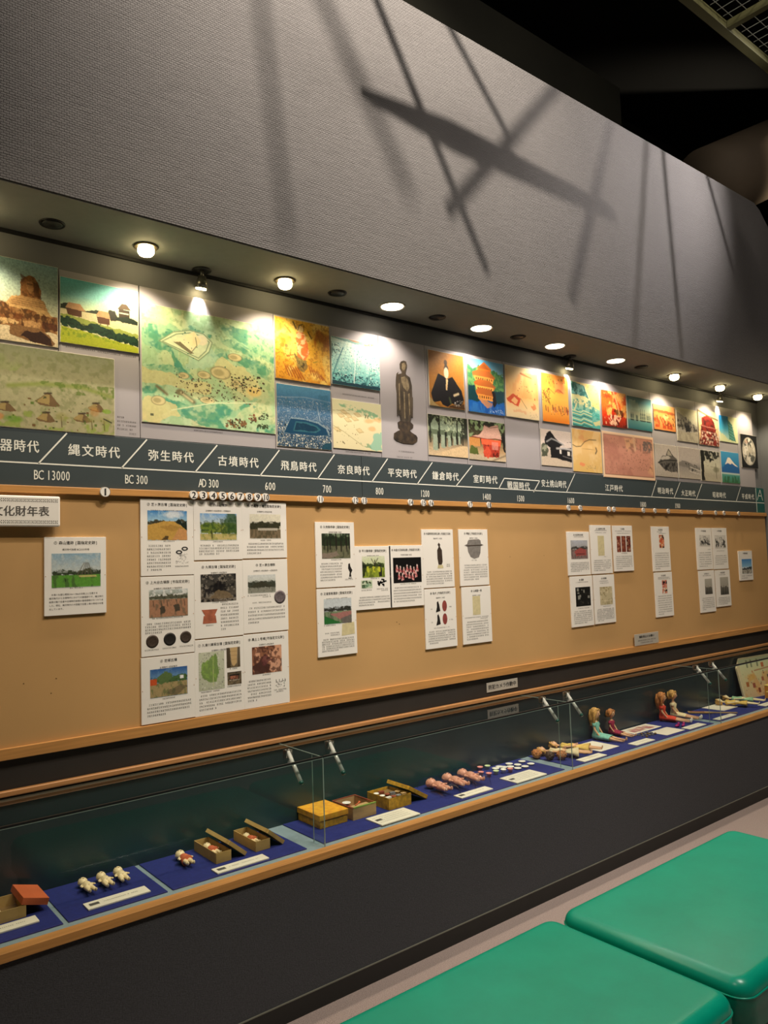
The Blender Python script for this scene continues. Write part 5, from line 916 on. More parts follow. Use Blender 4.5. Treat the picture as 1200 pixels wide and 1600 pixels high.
G = [
 (1, (68.5, 839), (69, 963.5), '① 森山遺跡 [国指定史跡]', '縄文時代後期 BC2000年頃', [(.117, .213, .904, .65, land(('#8fb0c4', '#c4ccc8'), '#3f4a34', '#5f9a3a', 41, .56, .64, c_poles), 60)], [('　木津川を望む標高30m～38mの丘陵上に位置する縄文時代から古墳時代にかけての集落跡です。縄文時代後期の竪穴住居や古墳時代前期の首長居館がみつかりました。現在、縄文時代の大型竪穴住居１棟の骨組みを復元しています。', .075, .95, .735, .045)], 'lone white card at far left, photo of a pole frame on green lawn', [(.4, .63, .665)]),
 (2, (219.1, 778.4), (219.7, 900.6), '② 芝ヶ原古墳 [国指定史跡]', '弥生時代末～古墳時代初頭 3世紀前半', [(.13, .155, .87, .54, land(('#3c86c8', '#a8ccdc'), '#4c4a38', '#c39a4c', 42, .4, .5, c_mound), 56)], [(.11, .56, .615, .925, 8)], 'top left card of the nine with an ochre mound under blue sky', [(.42, .63, .565), (.63, .9, .895)], ring_art),
 (3, (219.9, 901.6), (220.5, 1027.4), '③ 上大谷古墳群 [市指定史跡]', '古墳時代 3世紀後半～7世紀前半', [(.15, .17, .87, .52, land(('#c8d0d0', '#8c9484'), '#5a5a48', '#a87c60', 43, .25, .35, c_path), 56)], [(.07, .93, .60, .71, 4)], 'middle left card of the nine with three dark round mirrors', [(.2, .8, .54), (.06, .34, .93), (.38, .66, .925), (.7, .97, .92)], dots([(.2, .815, .115, M['mirror']), (.52, .805, .115, M['mirror2']), (.82, .795, .108, M['mirror'])], None)),
 (4, (220.6, 1028.6), (220.6, 1134), '④ 尼塚古墳', '古墳時代 4世紀後半', [(.16, .19, .85, .62, land(('#2c5a9c', '#6c94bc'), '#4c6a3c', '#a89468', 44, .35, .5, lambda p: (p.B(0, .35, .18, .55, '#c8562c'), p.P([(.2, .3), (.4, .1), (.6, .2), (.5, .5), (.3, .55)], '#5c7444', 1, .1), p.B(.8, .3, .9, .42, '#f0f0f0'), p.P([(.4, .9), (.8, .6), (1, .7), (.7, 1)], '#4c4438', .6, .06))), 54)], [(.1, .93, .72, .88, 4)], 'bottom left card of the nine with a blue-sky photo of trees', [(.38, .62, .66)]),
 (5, (301.4, 781), (303.6, 875.7), '⑤ 西山古墳群', '古墳時代 4世紀前半～中期後半', [(.13, .22, .88, .67, land(('#7cacdc', '#c8d8dc'), '#7c8c3c', '#c0b070', 45, .4, .75, c_tree1), 50)], [(.1, .93, .76, .9, 4)], 'top middle card of the nine with a photo of a sunny pine garden', [(.38, .62, .705)]),
 (6, (303, 877.6), (304, 999.2), '⑥ 丸塚古墳 [国指定史跡]', '古墳時代 5世紀前半', [(.13, .17, .85, .53, c_rock, 50)], [(.52, .92, .575, .90, 8)], 'middle card of the nine with dark rubble and a small clay house', [(.36, .68, .55), (.22, .38, .845)], house_art),
 (7, (304.3, 1000.8), (304.4, 1121.4), '⑦ 久津川車塚古墳 [国指定史跡]', '古墳時代 5世紀前半', [(.08, .17, .59, .67, c_mapg, 44), (.64, .14, .92, .41, c_haniwa, 26), (.65, .47, .94, .64, c_coffin, 26)], [(.08, .95, .74, .92, 5)], 'bottom middle card of the nine with a green map and two small photos', [(.12, .5, .70), (.7, .88, .435), (.64, .95, .67)]),
 (8, (376.6, 783.2), (379.4, 873), '⑧ 芭蕉塚古墳 [国指定史跡]', '古墳時代 5世紀中頃', [(.17, .22, .86, .65, land(('#e8e2cc', '#dcd8c4'), '#3c3c28', '#7c6c54', 48, .38, .62, lambda p: p.B(.25, .58, .9, .66, '#c8c0b0', .8)), 46)], [(.1, .93, .745, .91, 4)], 'top right card of the nine with dark woods under a white sky', [(.4, .65, .695)]),
 (9, (379, 875), (380.5, 990.6), '⑨ 芝ヶ原古墳群', '古墳時代 5世紀後半～6世紀前半', [(.11, .21, .72, .46, land(('#d8dcdc', '#c8ccc4'), '#44483c', '#8c8c80', 49, .4, .7, lambda p: p.P([(.05, .7), (.3, .4), (.5, .34), (.95, .7)], '#3c3a2c', .8, .08)), 42)], [(.1, .95, .665, .86, 5)], 'middle right card of the nine with one lilac-grey round mirror', [(.1, .62, .50), (.42, .62, .525), (.2, .62, .60)], dots([(.81, .53, .13, M['lilac'])], None)),
 (10, (380.5, 992.2), (381.6, 1108.9), '⑩ 黒土１号墳[市指定文化財]', '古墳時代 6世紀後半', [(.18, .18, .83, .55, c_dig, 46)], [(.07, .6, .64, .90, 7)], 'bottom right card of the nine with a reddish excavation photo', [(.4, .6, .58), (.64, .95, .81), (.7, .9, .835)], crown_art),
 (11, (492, 815.4), (494.7, 919), '⑪ 久世廃寺跡 [国指定史跡]', '奈良時代前期 7世紀', [(.155, .175, .88, .56, land(('#8c9c84', '#5c6c4c'), '#2c3824', '#6c6c54', 51, .2, .5, c_wood), 50)], [(.1, .68, .64, .89, 7)], 'upper card of the pair below disc 11 with a dim woodland photo', [(.38, .66, .59), (.72, .95, .9)], stat_art),
 (12, (494.7, 920.6), (497.2, 1028), '⑪ 正道官衙遺跡 [国指定史跡]', '奈良時代 7世紀後半～9世紀初頭', [(.17, .155, .87, .53, land(('#c4ccd0', '#ccd4d8'), '#3a3a34', '#7c8c6c', 52, .4, .5, c_field), 50)], [(.1, .95, .755, .92, 6)], 'lower card of the pair below disc 11 with green field and tan sheet', [(.16, .45, .555), (.18, .56, .67), (.32, .56, .70)], tan_art),
 (13, (552.8, 853.6), (556.8, 954), '⑫ 平川廃寺跡 [国指定史跡]', '奈良時代後期 8世紀', [(.2, .16, .82, .50, land(('#e0e4cc', '#c8d4a0'), '#3c4c24', '#8c9c34', 53, .4, .55, c_garden), 44), (.16, .54, .46, .665, c_flat('#c8d4b8', ['#5c7c5c', '#8cac8c', '#3c4c34'], 20, .08, k=5), 20)], [(.08, .95, .81, .93, 4)], 'short card with a sunlit garden tree, left of the black photo card', [(.42, .66, .525), (.16, .46, .705), (.58, .9, .695), (.68, .9, .72)], small_art),
 (14, (606.8, 852.3), (610.8, 949.8), '⑬ 木造大日如来坐像 (市指定文化財)', '平安時代前期 9世紀', [(.11, .20, .94, .61, c_figs, 46)], [(.1, .95, .69, .91, 6)], 'card with a black photo crowded with pink and white figurines', [(.3, .78, .64)]),
 (15, (657.8, 827), (662.2, 919.5), '⑭ 木造阿弥陀如来立像 (市指定文化財)', '鎌倉時代 13世紀', [], [(.1, .95, .73, .93, 6)], 'card with a slim standing statue on a pale base, below discs 14 to 16', [], amida_art),
 (16, (662.4, 921), (666.2, 1015.3), '⑮ 狛犬 [市指定文化財]', '鎌倉時代 13世紀', [], [(.08, .95, .72, .91, 6)], 'card with two red ovals and two small seated statues', [(.26, .76, .67)], kami_art),
 (17, (716, 827), (719.9, 916.2), '⑰ 鍔釜 [市指定文化財]', '室町時代 15世紀', [], [(.12, .95, .64, .89, 7)], 'card with a grey lidded pottery jar', [(.4, .6, .56)], pot_art),
 (18, (720.2, 917.8), (725, 1007.7), '⑱ 山城国一揆', '室町時代 15世紀', [], [(.12, .9, .62, .92, 8)], 'card with a faint cream document, below the pottery jar card', [(.08, .9, .55), (.6, .9, .58)], scroll_art(.36, .17, .62, .5)),
 (19, (884.7, 830.6), (889.3, 899.5), '⑲ 水度神社本殿', '', [(.15, .20, .9, .63, land(('#b8bcc8', '#a8a8a8'), '#4c4844', '#8c7470', 54, .4, .5, lambda p: (p.P([(.2, .6), (.5, .4), (.9, .5), (.9, .8), (.3, .85)], '#a0504c', 1, .04), p.B(.3, .72, .8, .76, '#2c2424'))), 34)], [(.1, .93, .72, .91, 6)], 'first of the five cards right of centre, a pinkish house photo', [(.3, .75, .13)]),
 (20, (890, 901.1), (894.5, 980.8), '⑳ 算額', '', [(.22, .22, .88, .6, c_flat('#1c1c1a', ['#2c2c28', '#3c3a34', '#8c8c84'], 16, .05, k=56), 30)], [(.1, .93, .70, .93, 7)], 'lower left card of the five right of centre, a nearly black photo', [(.25, .8, .13), (.3, .8, .65)]),
 (21, (921, 820.3), (925.4, 897.2), '㉑ 水度神社文書', '', [], [(.1, .93, .73, .93, 6)], 'tall upper card of the five with a faint yellow scroll', [(.22, .8, .12), (.25, .78, .165), (.6, .76, .66)], scroll_art(.34, .22, .64, .63)),
 (22, (926, 899), (931, 975.7), '㉒ 年貢帳', '', [(.28, .25, .87, .62, c_flat('#c8bc98', ['#b0a480', '#d8ccaa', '#a89870'], 60, .06, (0, 0, 1, 1), k=58), 28)], [(.1, .93, .71, .94, 8)], 'lower card of the five with a square tan document photo', [(.28, .72, .14), (.28, .74, .18), (.4, .78, .66)]),
 (23, (956.3, 821), (960.6, 893.2), '㉓ 絵馬', '', [(.18, .23, .38, .58, c_flat('#7c3c2c', ['#9c5c44', '#5c2418', '#b88c74'], 20, .15, (0, 0, 1, 1), k=60), 12), (.42, .23, .63, .58, c_flat('#7c3c2c', ['#9c5c44', '#5c2418', '#8c4c34'], 20, .15, (0, 0, 1, 1), k=61), 12), (.67, .23, .88, .58, c_flat('#7c3c2c', ['#9c5c44', '#4c2018', '#a88c74'], 30, .15, (0, 0, 1, 1), k=62), 12)], [(.1, .93, .68, .94, 7)], 'card of the five with three red-brown vertical strips', [(.12, .95, .13), (.2, .9, .18), (.35, .7, .62)]),
 (24, (1016.7, 822.5), (1022, 893.2), '㉔ 道中記', '', [(.4, .19, .68, .48, c_flat('#d87c50', ['#c8583c', '#e8ac80', '#3c3430', '#dcd0b0'], 26, .14, (0, 0, 1, 1), k=63), 16)], [(.12, .93, .60, .94, 8)], 'upper of two cards under a light beam, small orange print', [(.3, .6, .13), (.4, .8, .165)]),
 (25, (1022, 894.8), (1026.2, 965), '㉕ 名所図', '', [(.4, .18, .68, .48, c_flat('#d89074', ['#c8685c', '#e8ccac', '#2c2420', '#f0e8dc'], 20, .16, (0, 0, 1, 1), k=64), 16)], [(.12, .93, .54, .94, 9)], 'lower of two cards under a light beam, pink print with a white figure', [(.2, .9, .13), (.2, .9, .16)]),
 (26, (1086.3, 824.7), (1091, 890.6), '㉖ 奈良鉄道', '', [(.2, .17, .9, .44, c_bwp, 24)], [(.12, .93, .60, .92, 7)], 'upper left of the four cards with grey photos', [(.7, .9, .53)]),
 (27, (1091.5, 892.2), (1095.5, 958), '㉗ 村の人々', '', [(.35, .2, .82, .57, c_crowd, 20)], [(.12, .93, .66, .93, 7)], 'lower left of the four cards with a grey crowd photo', [(.25, .8, .13)]),
 (28, (1111.7, 824.7), (1116, 889.8), '㉘ 青谷梅林', '', [(.16, .18, .9, .5, c_bwp, 24)], [(.12, .93, .68, .88, 5)], 'upper right of the four cards with a black and white foliage photo', [(.25, .8, .57)]),
 (29, (1116.5, 891.2), (1121, 948.7), '㉙ 町民体育', '', [(.3, .2, .86, .68, c_crowd, 20)], [(.12, .93, .76, .93, 5)], 'lower right of the four cards with tall dark figures', [(.25, .7, .14)]),
 (30, (1153, 861), (1157, 907.5), '㉚ 城陽市誕生', '', [(.2, .28, .92, .78, c_snow, 22)], [(.12, .93, .85, .92, 2)], 'last small card at the far right with a blue sky photo', []),
]
for g in G:
    card(g[0], g[1], g[2], g[3], g[4], g[5], g[6], g[7], *(g[8:9] or [()]), **({'extra': g[9]} if len(g) > 9 else {}))

# small notices
def notice(x0, x1, z0, z1, y, txts, label, ink=M['ink'], m=M['label']):
    w_, h_ = x1 - x0, z1 - z0
    o = MB().box(-w_ / 2, w_ / 2, -.0015, .0015, -h_ / 2, h_ / 2).build('notice', m, bevel=.0006, seg=1); o.location = ((x0 + x1) / 2, y, (z0 + z1) / 2); tag(o, label, 'sign')
    ik = Ink()
    for t, zc, s_, wd in txts:
        if t: ik.text(t, 0, zc - s_ * .38, s_, wd, bold=.03)
        else: ik.marks(-wd / 2, wd / 2, zc, s_, crng)
    ik.build(ink, o, -.0019); return o
M['noticewhite'] = mat('grey_white_laminated_notice', '#b9b3a8', .4, noise=(20, .04))
notice(2.869, 3.104, EYE - .668, EYE - .62, -.009, [('防犯カメラ作動中', 0, .026, .212)], 'narrow white notice reading 防犯カメラ作動中 on the black strip above the case', m=M['noticewhite'])
notice(4.175, 4.44, EYE - .552, EYE - .482, YB - .0135, [('撮影禁止のお願い', .016, .016, .17), (None, -.010, .008, .2), (None, -.024, .008, .14)], 'small white notice with dark lettering at the foot of the pinboard', m=M['noticewhite'])

# ------------------------------------------------------------------ lamps in the soffit
def lamp_spot(parent, loc, tgt, power, size, col, rad=.02, blend=.6):
    l = spot('lamp_light', loc, tgt, power, size, blend, rad, col)
    l.parent = parent; l.location = Vector(loc) - Vector(parent.location); return l
ZC = ZS
def downlight(px, py, kind, label):
    p = onZ(px, py, ZC); x, y = p.x, -.135 if kind != 'adj' else -.045
    e = empty('ceiling_lamp', (x, y, ZC), label, 'lamp', {'bulb': 'bare bulb downlights in the soffit', 'flat': 'flat round downlights in the soffit', 'adj': 'small adjustable spots at the back of the soffit', 'dark': 'unlit openings in the soffit'}[kind])
    if kind == 'bulb':
        MB().lathe([(.0, -.0005), (.024, -.0005), (.041, -.006), (.044, -.001), (.040, 0)][::-1], n=28).build('lamp_ring', M['lampring'], e)
        MB().lathe([(.026, .0), (.030, -.012), (.029, -.024), (.024, -.032), (.012, -.037), (.001, -.038)][::-1], n=24).build('bulb', M['bulb'], e)
        lamp_spot(e, (x, y, ZC - .048), (x, y - .02, 0), CANP, 130, WARM, .02, .6)
    elif kind == 'flat':
        MB().lathe([(.05, -.0005), (.058, -.005), (.060, 0)][::-1], n=28).build('lamp_ring', M['cardedge'], e)
        MB().lathe([(.052, -.001), (.050, -.004), (.001, -.005)][::-1], n=28).build('diffuser', M['disc'], e)
        lamp_spot(e, (x, y, ZC - .012), (x, y - .02, 0), CANP * 1.1, 130, (1.0, .86, .72), .02, .6)
    elif kind == 'adj':
        MB().lathe([(.036, 0), (.038, -.004), (.02, -.005), (.001, -.005)], n=20).build('lamp_ring', M['lampdark'], e)
        MB().tube([(0, 0, -.004), (0, -.004, -.026)], .007, 8).build('stem', M['fixture'], e)
        a = Vector((0, -.004, -.026)); b = a + Vector((0, .012, -.045))
        MB().tube([a, a.lerp(b, .5), b], [.014, .022, .026], 16).build('lamp_housing', M['fixture'], e)
        MB().tube([b, b + (b - a) * .12], .021, 16).build('bulb', M['bulb'], e)
        lamp_spot(e, (x, y + .010, ZC - .082), (x, .0, EYE + 1.0), ADJP, 62, (1.0, .93, .85), .01, .8)
    else:
        MB().lathe([(.034, -.001), (.040, -.004), (.042, 0)][::-1], n=20).build('lamp_ring', M['lampdark'], e)
        MB().lathe([(.034, -.0005), (.030, -.006), (.001, -.007)][::-1], n=20).build('opening', M['lampdark'], e)
    return e
ORD = ['above the village photo', 'above the right edge of the green map', 'above the pale city model picture', 'above the black-robed portrait', 'above the pale scroll', 'above the teal castle painting', 'above the small orange print', 'above the grey cart photo', 'nearest the far end wall']
LM = [(228, 385, 'bulb'), (445, 438, 'bulb'), (612, 479, 'flat'), (750, 513, 'flat'), (865, 541, 'flat'), (960, 564, 'flat'), (1043, 588, 'bulb'), (1115, 605, 'bulb'), (1175, 619, 'bulb')]
for (x, y, k), w_ in zip(LM, ORD):
    downlight(x, y, k, ('glowing bare-bulb downlight ' if k == 'bulb' else 'bright flat round downlight ') + w_)
downlight(-60, 340, 'bulb', 'glowing bare-bulb downlight beyond the left edge of the frame')
for x, y, w_ in ((312, 424, 'casting a hot spot on the green map'), (885, 558, 'above the orange screen painting'), (1118, 613, 'above the red tower photo')): downlight(x, y, 'adj', 'small lit adjustable spot ' + w_)
for x, y, w_ in ((69, 365, 'at the far left above the ruin picture'), (503, 470, 'above the orange mural'), (655, 507, 'above the bronze statue'), (780, 536, 'above the golden pavilion photo'), (975, 580, 'above the red battle painting')): downlight(x, y, 'dark', 'small unlit dark lamp opening ' + w_)

# ------------------------------------------------------------------ inside the case
TM = ZT + .004
def fbox(name, x0, x1, y0, y1, z0, z1, m, label, cat, group=None, bevel=.001):
    o = MB().box(-(x1 - x0) / 2, (x1 - x0) / 2, -(y1 - y0) / 2, (y1 - y0) / 2, 0, z1 - z0).build(name, m, bevel=bevel)
    o.location = ((x0 + x1) / 2, (y0 + y1) / 2, z0); return tag(o, label, cat, group)
for x0, x1, w_ in ((-.3, .712, 'at the left edge of the frame'), (.727, 1.038, 'under the three small white dolls'), (1.056, 1.576, 'under the two open card boxes'), (1.650, 3.090, 'under the yellow boxes and small cups'), (3.158, 4.545, 'under the seated dolls'), (4.625, 6.0, 'at the far end under the playhouse')):
    fbox('felt_mat', x0, x1, -.305, -.012, ZT + .0002, TM, M['mat'], 'royal blue felt mat ' + w_, 'mat', 'blue felt mats in the case', .0012)
def label_card(x0, x1, y0, y1, w_, big=False, mark=True):
    o = fbox('label_card', x0, x1, y0, y1, TM + .0003, TM + .0053, M['label'], 'ivory label card ' + w_, 'label', 'ivory label cards in the case', .0008)
    ik = Ink(); L_ = x1 - x0; H_ = y1 - y0
    if mark: ik.quad(-L_ / 2 + .012, -.008, -L_ / 2 + .042, .010)
    e = ik.build(M['greyink'], o, 0, 'printed_mark', (0, 0, .0056))
    if e: e.rotation_euler = (R(-90), 0, 0)
    i2 = Ink(); n_ = 1 if H_ < .07 else 4
    for k in range(n_): i2.marks(-L_ / 2 + (.055 if mark and n_ == 1 else .012), L_ / 2 - .03, (0 if n_ == 1 else H_ * (.25 - .17 * k)) - .003, .0055, crng)
    e = i2.build(M['greyink'], o, 0, 'lettering', (0, 0, .0056))
    if e: e.rotation_euler = (R(-90), 0, 0)
for a in ((.44, .66, -.248, -.198, 'in front of the orange-lidded box'), (.795, .993, -.275, -.220, 'in front of the three small white dolls'), (1.219, 1.42, -.298, -.248, 'in front of the two open card boxes'), (1.924, 2.127, -.315, -.207, 'in front of the yellow boxes, wide and blank'), (2.393, 2.592, -.290, -.237, 'in front of the bagged pink dolls'), (2.735, 2.95, -.308, -.198, 'in front of the small cups, nearly square'), (3.255, 3.447, -.346 + .045, -.287 + .04, 'in front of the lying blond dolls'), (3.73, 3.91, -.296, -.240, 'in front of the crimson-dressed doll'), (4.28, 4.47, -.298, -.243, 'beside the magenta shoes'), (4.635, 4.858, -.292, -.25, 'in front of the wooden fan'), (5.25, 5.44, -.298, -.243, 'at the far right end')):
    label_card(*a, mark=(a[1] < 2.97))
def sheet(x0, x1, y0, y1, w_, pr=False):
    o = fbox('paper_sheet', x0, x1, y0, y1, TM + .0002, TM + .0022, M['paper'], 'white paper sheet ' + w_, 'paper', 'paper sheets in the case', .0003)
    if pr:
        p = Pic((x1 - x0) * .8, (y1 - y0) * .7, 34); c_flat('#e8ddd0', ['#c88c88', '#a8a0b0', '#d8c0a8', '#b87878'], 24, .08, k=70)(p); q = p.build(o, 0, name='pattern_print'); q.location = (0, 0, .0026); q.rotation_euler = (R(-90), 0, 0)
sheet(3.49, 3.66, -.232, -.055, 'beside the lying dolls'); sheet(3.965, 4.25, -.13, -.02, 'with faint coloured prints behind the trinkets', True); sheet(4.06, 4.255, -.28, -.162, 'in front of the red-dressed dolls'); sheet(4.935, 5.13, -.17, -.015, 'behind the wooden fan')

# open box and its lid at the left edge
def open_box(x0, x1, y0, y1, h, m, mi, label, th_=.002):
    o = empty('open_box', ((x0 + x1) / 2, (y0 + y1) / 2, TM + .0003), label, 'box', 'open boxes in the case')
    a, b = (x1 - x0) / 2, (y1 - y0) / 2
    MB().box(-a, a, -b, -b + th_, 0, h).box(-a, a, b - th_, b, 0, h).box(-a, -a + th_, -b + th_, b - th_, 0, h).box(a - th_, a, -b + th_, b - th_, 0, h).build('wall_sides', m, o)
    MB().box(-a + th_, a - th_, -b + th_, b - th_, 0, th_).build('bottom', mi, o); return o
def lid(cx_, cy_, cz_, lx, ly, h, rot, m, label, mi=None):
    o = empty('box_lid', (cx_, cy_, cz_), label, 'lid', 'box lids in the case'); o.rotation_euler = rot
    a, b = lx / 2, ly / 2
    MB().box(-a, a, -b, b, h - .002, h).build('top', m, o); MB().box(-a, a, -b, -b + .002, 0, h - .002).box(-a, a, b - .002, b, 0, h - .002).box(-a, -a + .002, -b + .002, b - .002, 0, h - .002).box(a - .002, a, -b + .002, b - .002, 0, h - .002).build('rim', mi or m, o); return o
b1 = open_box(.44, .64, -.178, -.06, .035, M['boxbrown'], M['boxin'], 'open brown box of small pale pieces at the left edge')
lid(.664, -.112, TM + .028, .078, .135, .020, (0, R(16), 0), M['orange'], 'bright orange paper lid leaning on the brown box')
for k in range(9):
    q = MB(); q.ell((0, 0, .005), (.009, .006, .005), 10); q.tube([(-.008, 0, .006), (.010, .002, .005)], [.003, .002], 6); o = q.build('pale_piece', M['bisque']); o.location = (.47 + (k % 5) * .036, -.145 + (k // 5) * .036, TM + .0025); o.rotation_euler.z = k * 1.3; tag(o, 'tiny pale moulded piece lying in the brown box', 'trinket', 'pale pieces in the brown box')
fbox('card_strip', .48, .59, -.05, -.018, TM + .0003, TM + .012, M['boxbrown'], 'small brown card box behind the open brown box', 'box')

# ---- dolls
def fuse(mb, name, m, parent, voxel):
    me = mb.mesh('tmp'); ob = bpy.data.objects.new('tmp', me); C.objects.link(ob)
    md = ob.modifiers.new('r', 'REMESH'); md.mode = 'VOXEL'; md.voxel_size = voxel; md.use_smooth_shade = True
    sm = ob.modifiers.new('s', 'SMOOTH'); sm.iterations = 3; sm.factor = .5
    dg = bpy.context.evaluated_depsgraph_get(); dg.update()
    nm = bpy.data.meshes.new_from_object(ob.evaluated_get(dg)); nm.name = name
    bpy.data.objects.remove(ob); bpy.data.meshes.remove(me)
    o = bpy.data.objects.new(name, nm); C.objects.link(o); nm.materials.clear(); nm.materials.append(m); nm.polygons.foreach_set('use_smooth', [True] * len(nm.polygons)); o.parent = parent; return o
def lie(e, head, foot, z, roll=0.0):
    """turn a standing doll (head up +z, front -y) onto its back between two points of the tray"""
    h = Vector((head[0], head[1], 0)); f = Vector((foot[0], foot[1], 0)); up = (h - f).normalized(); yb = Vector((0, 0, -1)); xx = yb.cross(up)
    e.matrix_world = Matrix(((xx.x, yb.x, up.x, f.x), (xx.y, yb.y, up.y, f.y), (xx.z, yb.z, up.z, z), (0, 0, 0, 1))) @ Matrix.Rotation(roll, 4, 'Z')
def face(e, c, r, s=1.0, m=None):
    q = MB()
    for x in (-.36, .36): q.ell((c[0] + x * r, c[1] - r * .90, c[2] + .05 * r), (r * .11, r * .07, r * .14), 8)
    q.build('eyes', M['ink'], e); q = MB(); q.tube([(c[0] - r * .14, c[1] - r * .93, c[2] - r * .42), (c[0] + r * .14, c[1] - r * .93, c[2] - r * .42)], r * .05, 6); q.build('mouth', M['redoval'], e)
def baby(label, head, foot, skin=M['bisque'], cloth=None, hair=None, L=None, z=None, voxel=.0022):
    H = L or math.hypot(head[0] - foot[0], head[1] - foot[1])
    e = empty('small_doll', (0, 0, 0), label, 'doll', 'dolls in the case'); S = H
    q = MB(); q.ell((0, 0, .82 * S), (.13 * S, .13 * S, .145 * S), 14); q.ell((0, -.125 * S, .80 * S), (.02 * S, .02 * S, .02 * S), 6); q.tube([(0, 0, .70 * S), (0, 0, .62 * S), (0, -.01 * S, .5 * S), (0, 0, .36 * S)], [.05 * S, .095 * S, .115 * S, .11 * S], 12)
    for s in (-1, 1):
        q.tube([(s * .08 * S, 0, .62 * S), (s * .15 * S, -.01 * S, .52 * S), (s * .17 * S, -.04 * S, .40 * S)], [.038 * S, .034 * S, .026 * S], 8); q.ell((s * .172 * S, -.045 * S, .38 * S), (.026 * S, .026 * S, .03 * S), 8)
        q.tube([(s * .055 * S, 0, .38 * S), (s * .07 * S, -.01 * S, .2 * S), (s * .075 * S, 0, .05 * S)], [.068 * S, .055 * S, .038 * S], 8); q.ell((s * .078 * S, -.03 * S, .03 * S), (.036 * S, .06 * S, .03 * S), 8); q.ell((s * .125 * S, .01 * S, .82 * S), (.02 * S, .015 * S, .03 * S), 6)
    fuse(q, 'body', skin, e, voxel)
    if cloth: MB().lathe([(.05 * S, .67 * S), (.10 * S, .61 * S), (.125 * S, .5 * S), (.13 * S, .38 * S), (.15 * S, .31 * S), (.14 * S, .30 * S)], n=16).build('clothing', cloth, e)
    if hair: MB().ell((0, .02 * S, .86 * S), (.137 * S, .13 * S, .125 * S), 14).build('hair', hair, e)
    face(e, (0, 0, .82 * S), .13 * S); lie(e, head, foot, (z or TM) + (.152 if hair else .133) * S); return e
baby('small white doll lying on the blue mat, leftmost of three', (.839, -.055), (.843, -.178)); baby('small white doll lying on the blue mat, middle of three', (.902, -.05), (.9, -.176)); baby('small white doll lying on the blue mat, rightmost of three', (.962, -.046), (.952, -.172))
baby('small doll in an orange top lying alone left of the open card boxes', (1.182, -.056), (1.173, -.192), M['bisque'], M['orangecloth'])
for x0, x1, y0, y1, w_ in ((1.258, 1.317, -.209, -.03, 'left'), (1.418, 1.478, -.206, -.035, 'right')):
    open_box(x0, x1, y0, y1, .036, M['boxbrown'], M['boxin'], 'open kraft box holding a tiny doll, %s of the pair' % w_)
    baby('tiny orange-clothed doll inside the %s open kraft box' % w_, ((x0 + x1) / 2, y1 - .025), ((x0 + x1) / 2, y0 + .035), M['bisque'], M['orangecloth'], z=TM + .003)
    lid(x1 + .0205, (y0 + y1) / 2, TM + .0295, .085, y1 - y0 + .006, .014, (0, R(40), 0), M['boxbrown'], 'kraft lid leaning against the %s open kraft box' % w_)
# yellow paper boxes and the red one
e = empty('yellow_box', (1.792, -.092, TM + .0003), 'closed yellow patterned paper box with a brighter lid', 'box'); MB().box(-.067, .067, -.08, .08, 0, .042).build('body', M['yellowbox'], e, bevel=.001); MB().box(-.070, .070, -.083, .083, .030, .052).build('lid', M['yellowtop'], e, bevel=.0012)
e = open_box(1.880, 2.0, -.182, -.035, .046, M['palewood'], M['redbox'], 'open box with a red rim holding doll tableware'); 
MB().box(-.061, .061, .071, .0745, .0462, .0495).box(-.0605, -.056, -.0735, .0705, .0462, .0495).box(.056, .0605, -.0735, .0705, .0462, .0495).build('red_rim', M['redbox'], e); MB().box(-.0555, .0605, -.0745, -.068, .0462, .051).build('green_rim', M['greenpaint'], e); MB().box(-.03, .055, -.066, -.012, .034, .038).build('shelf', M['palewood'], e); MB().box(-.0585, -.005, -.06, .068, .028, .031).build('red_lining', M['redbox'], e)
o = MB().lathe([(.001, .0), (.006, 0), (.010, .004), (.019, .008), (.018, .009), (.008, .005), (.001, .004)], n=20).build('toy_dish', M['white']); o.location = (1.925, -.075, TM + .032); tag(o, 'tiny white dish inside the red-rimmed box', 'dish')
o = MB().tube([(-.02, 0, 0), (.012, 0, 0), (.022, 0, .001)], [.0022, .0022, .006], 8).build('toy_spoon', M['orange']); o.location = (1.945, -.125, TM + .0415); o.rotation_euler.z = .5; tag(o, 'tiny orange toy spoon in the red-rimmed box', 'spoon')
e = open_box(2.066, 2.19, -.186, -.036, .048, M['yellowbox'], M['redbox'], 'open yellow patterned box filled with doll tableware')
for k in range(10):
    o = (MB().lathe([(.001, 0), (.007, 0), (.012, .007), (.0115, .008), (.006, .002), (.001, .002)], n=14) if k % 3 else MB().box(-.012, .012, -.008, .008, 0, .01)).build('toy_tableware', [M['white'], M['redbox'], M['greything'], M['palewood']][k % 4]); o.location = (2.085 + (k % 4) * .028, -.16 + (k // 4) * .042, TM + .0385 if k % 2 else TM + .0375); o.rotation_euler.z = k; tag(o, 'tiny dish or block in the open yellow box', 'toy', 'doll tableware in the open yellow box')
fbox('packing_block', 2.072, 2.184, -.18, -.042, TM + .0035, TM + .037, M['boxin'], 'brown packing layer under the tableware in the yellow box', 'packing')
lid(2.230, -.108, TM + .0325, .12, .150, .016, (0, R(30), 0), M['yellowtop'], 'yellow paper lid leaning against the open yellow box', M['yellowbox'])
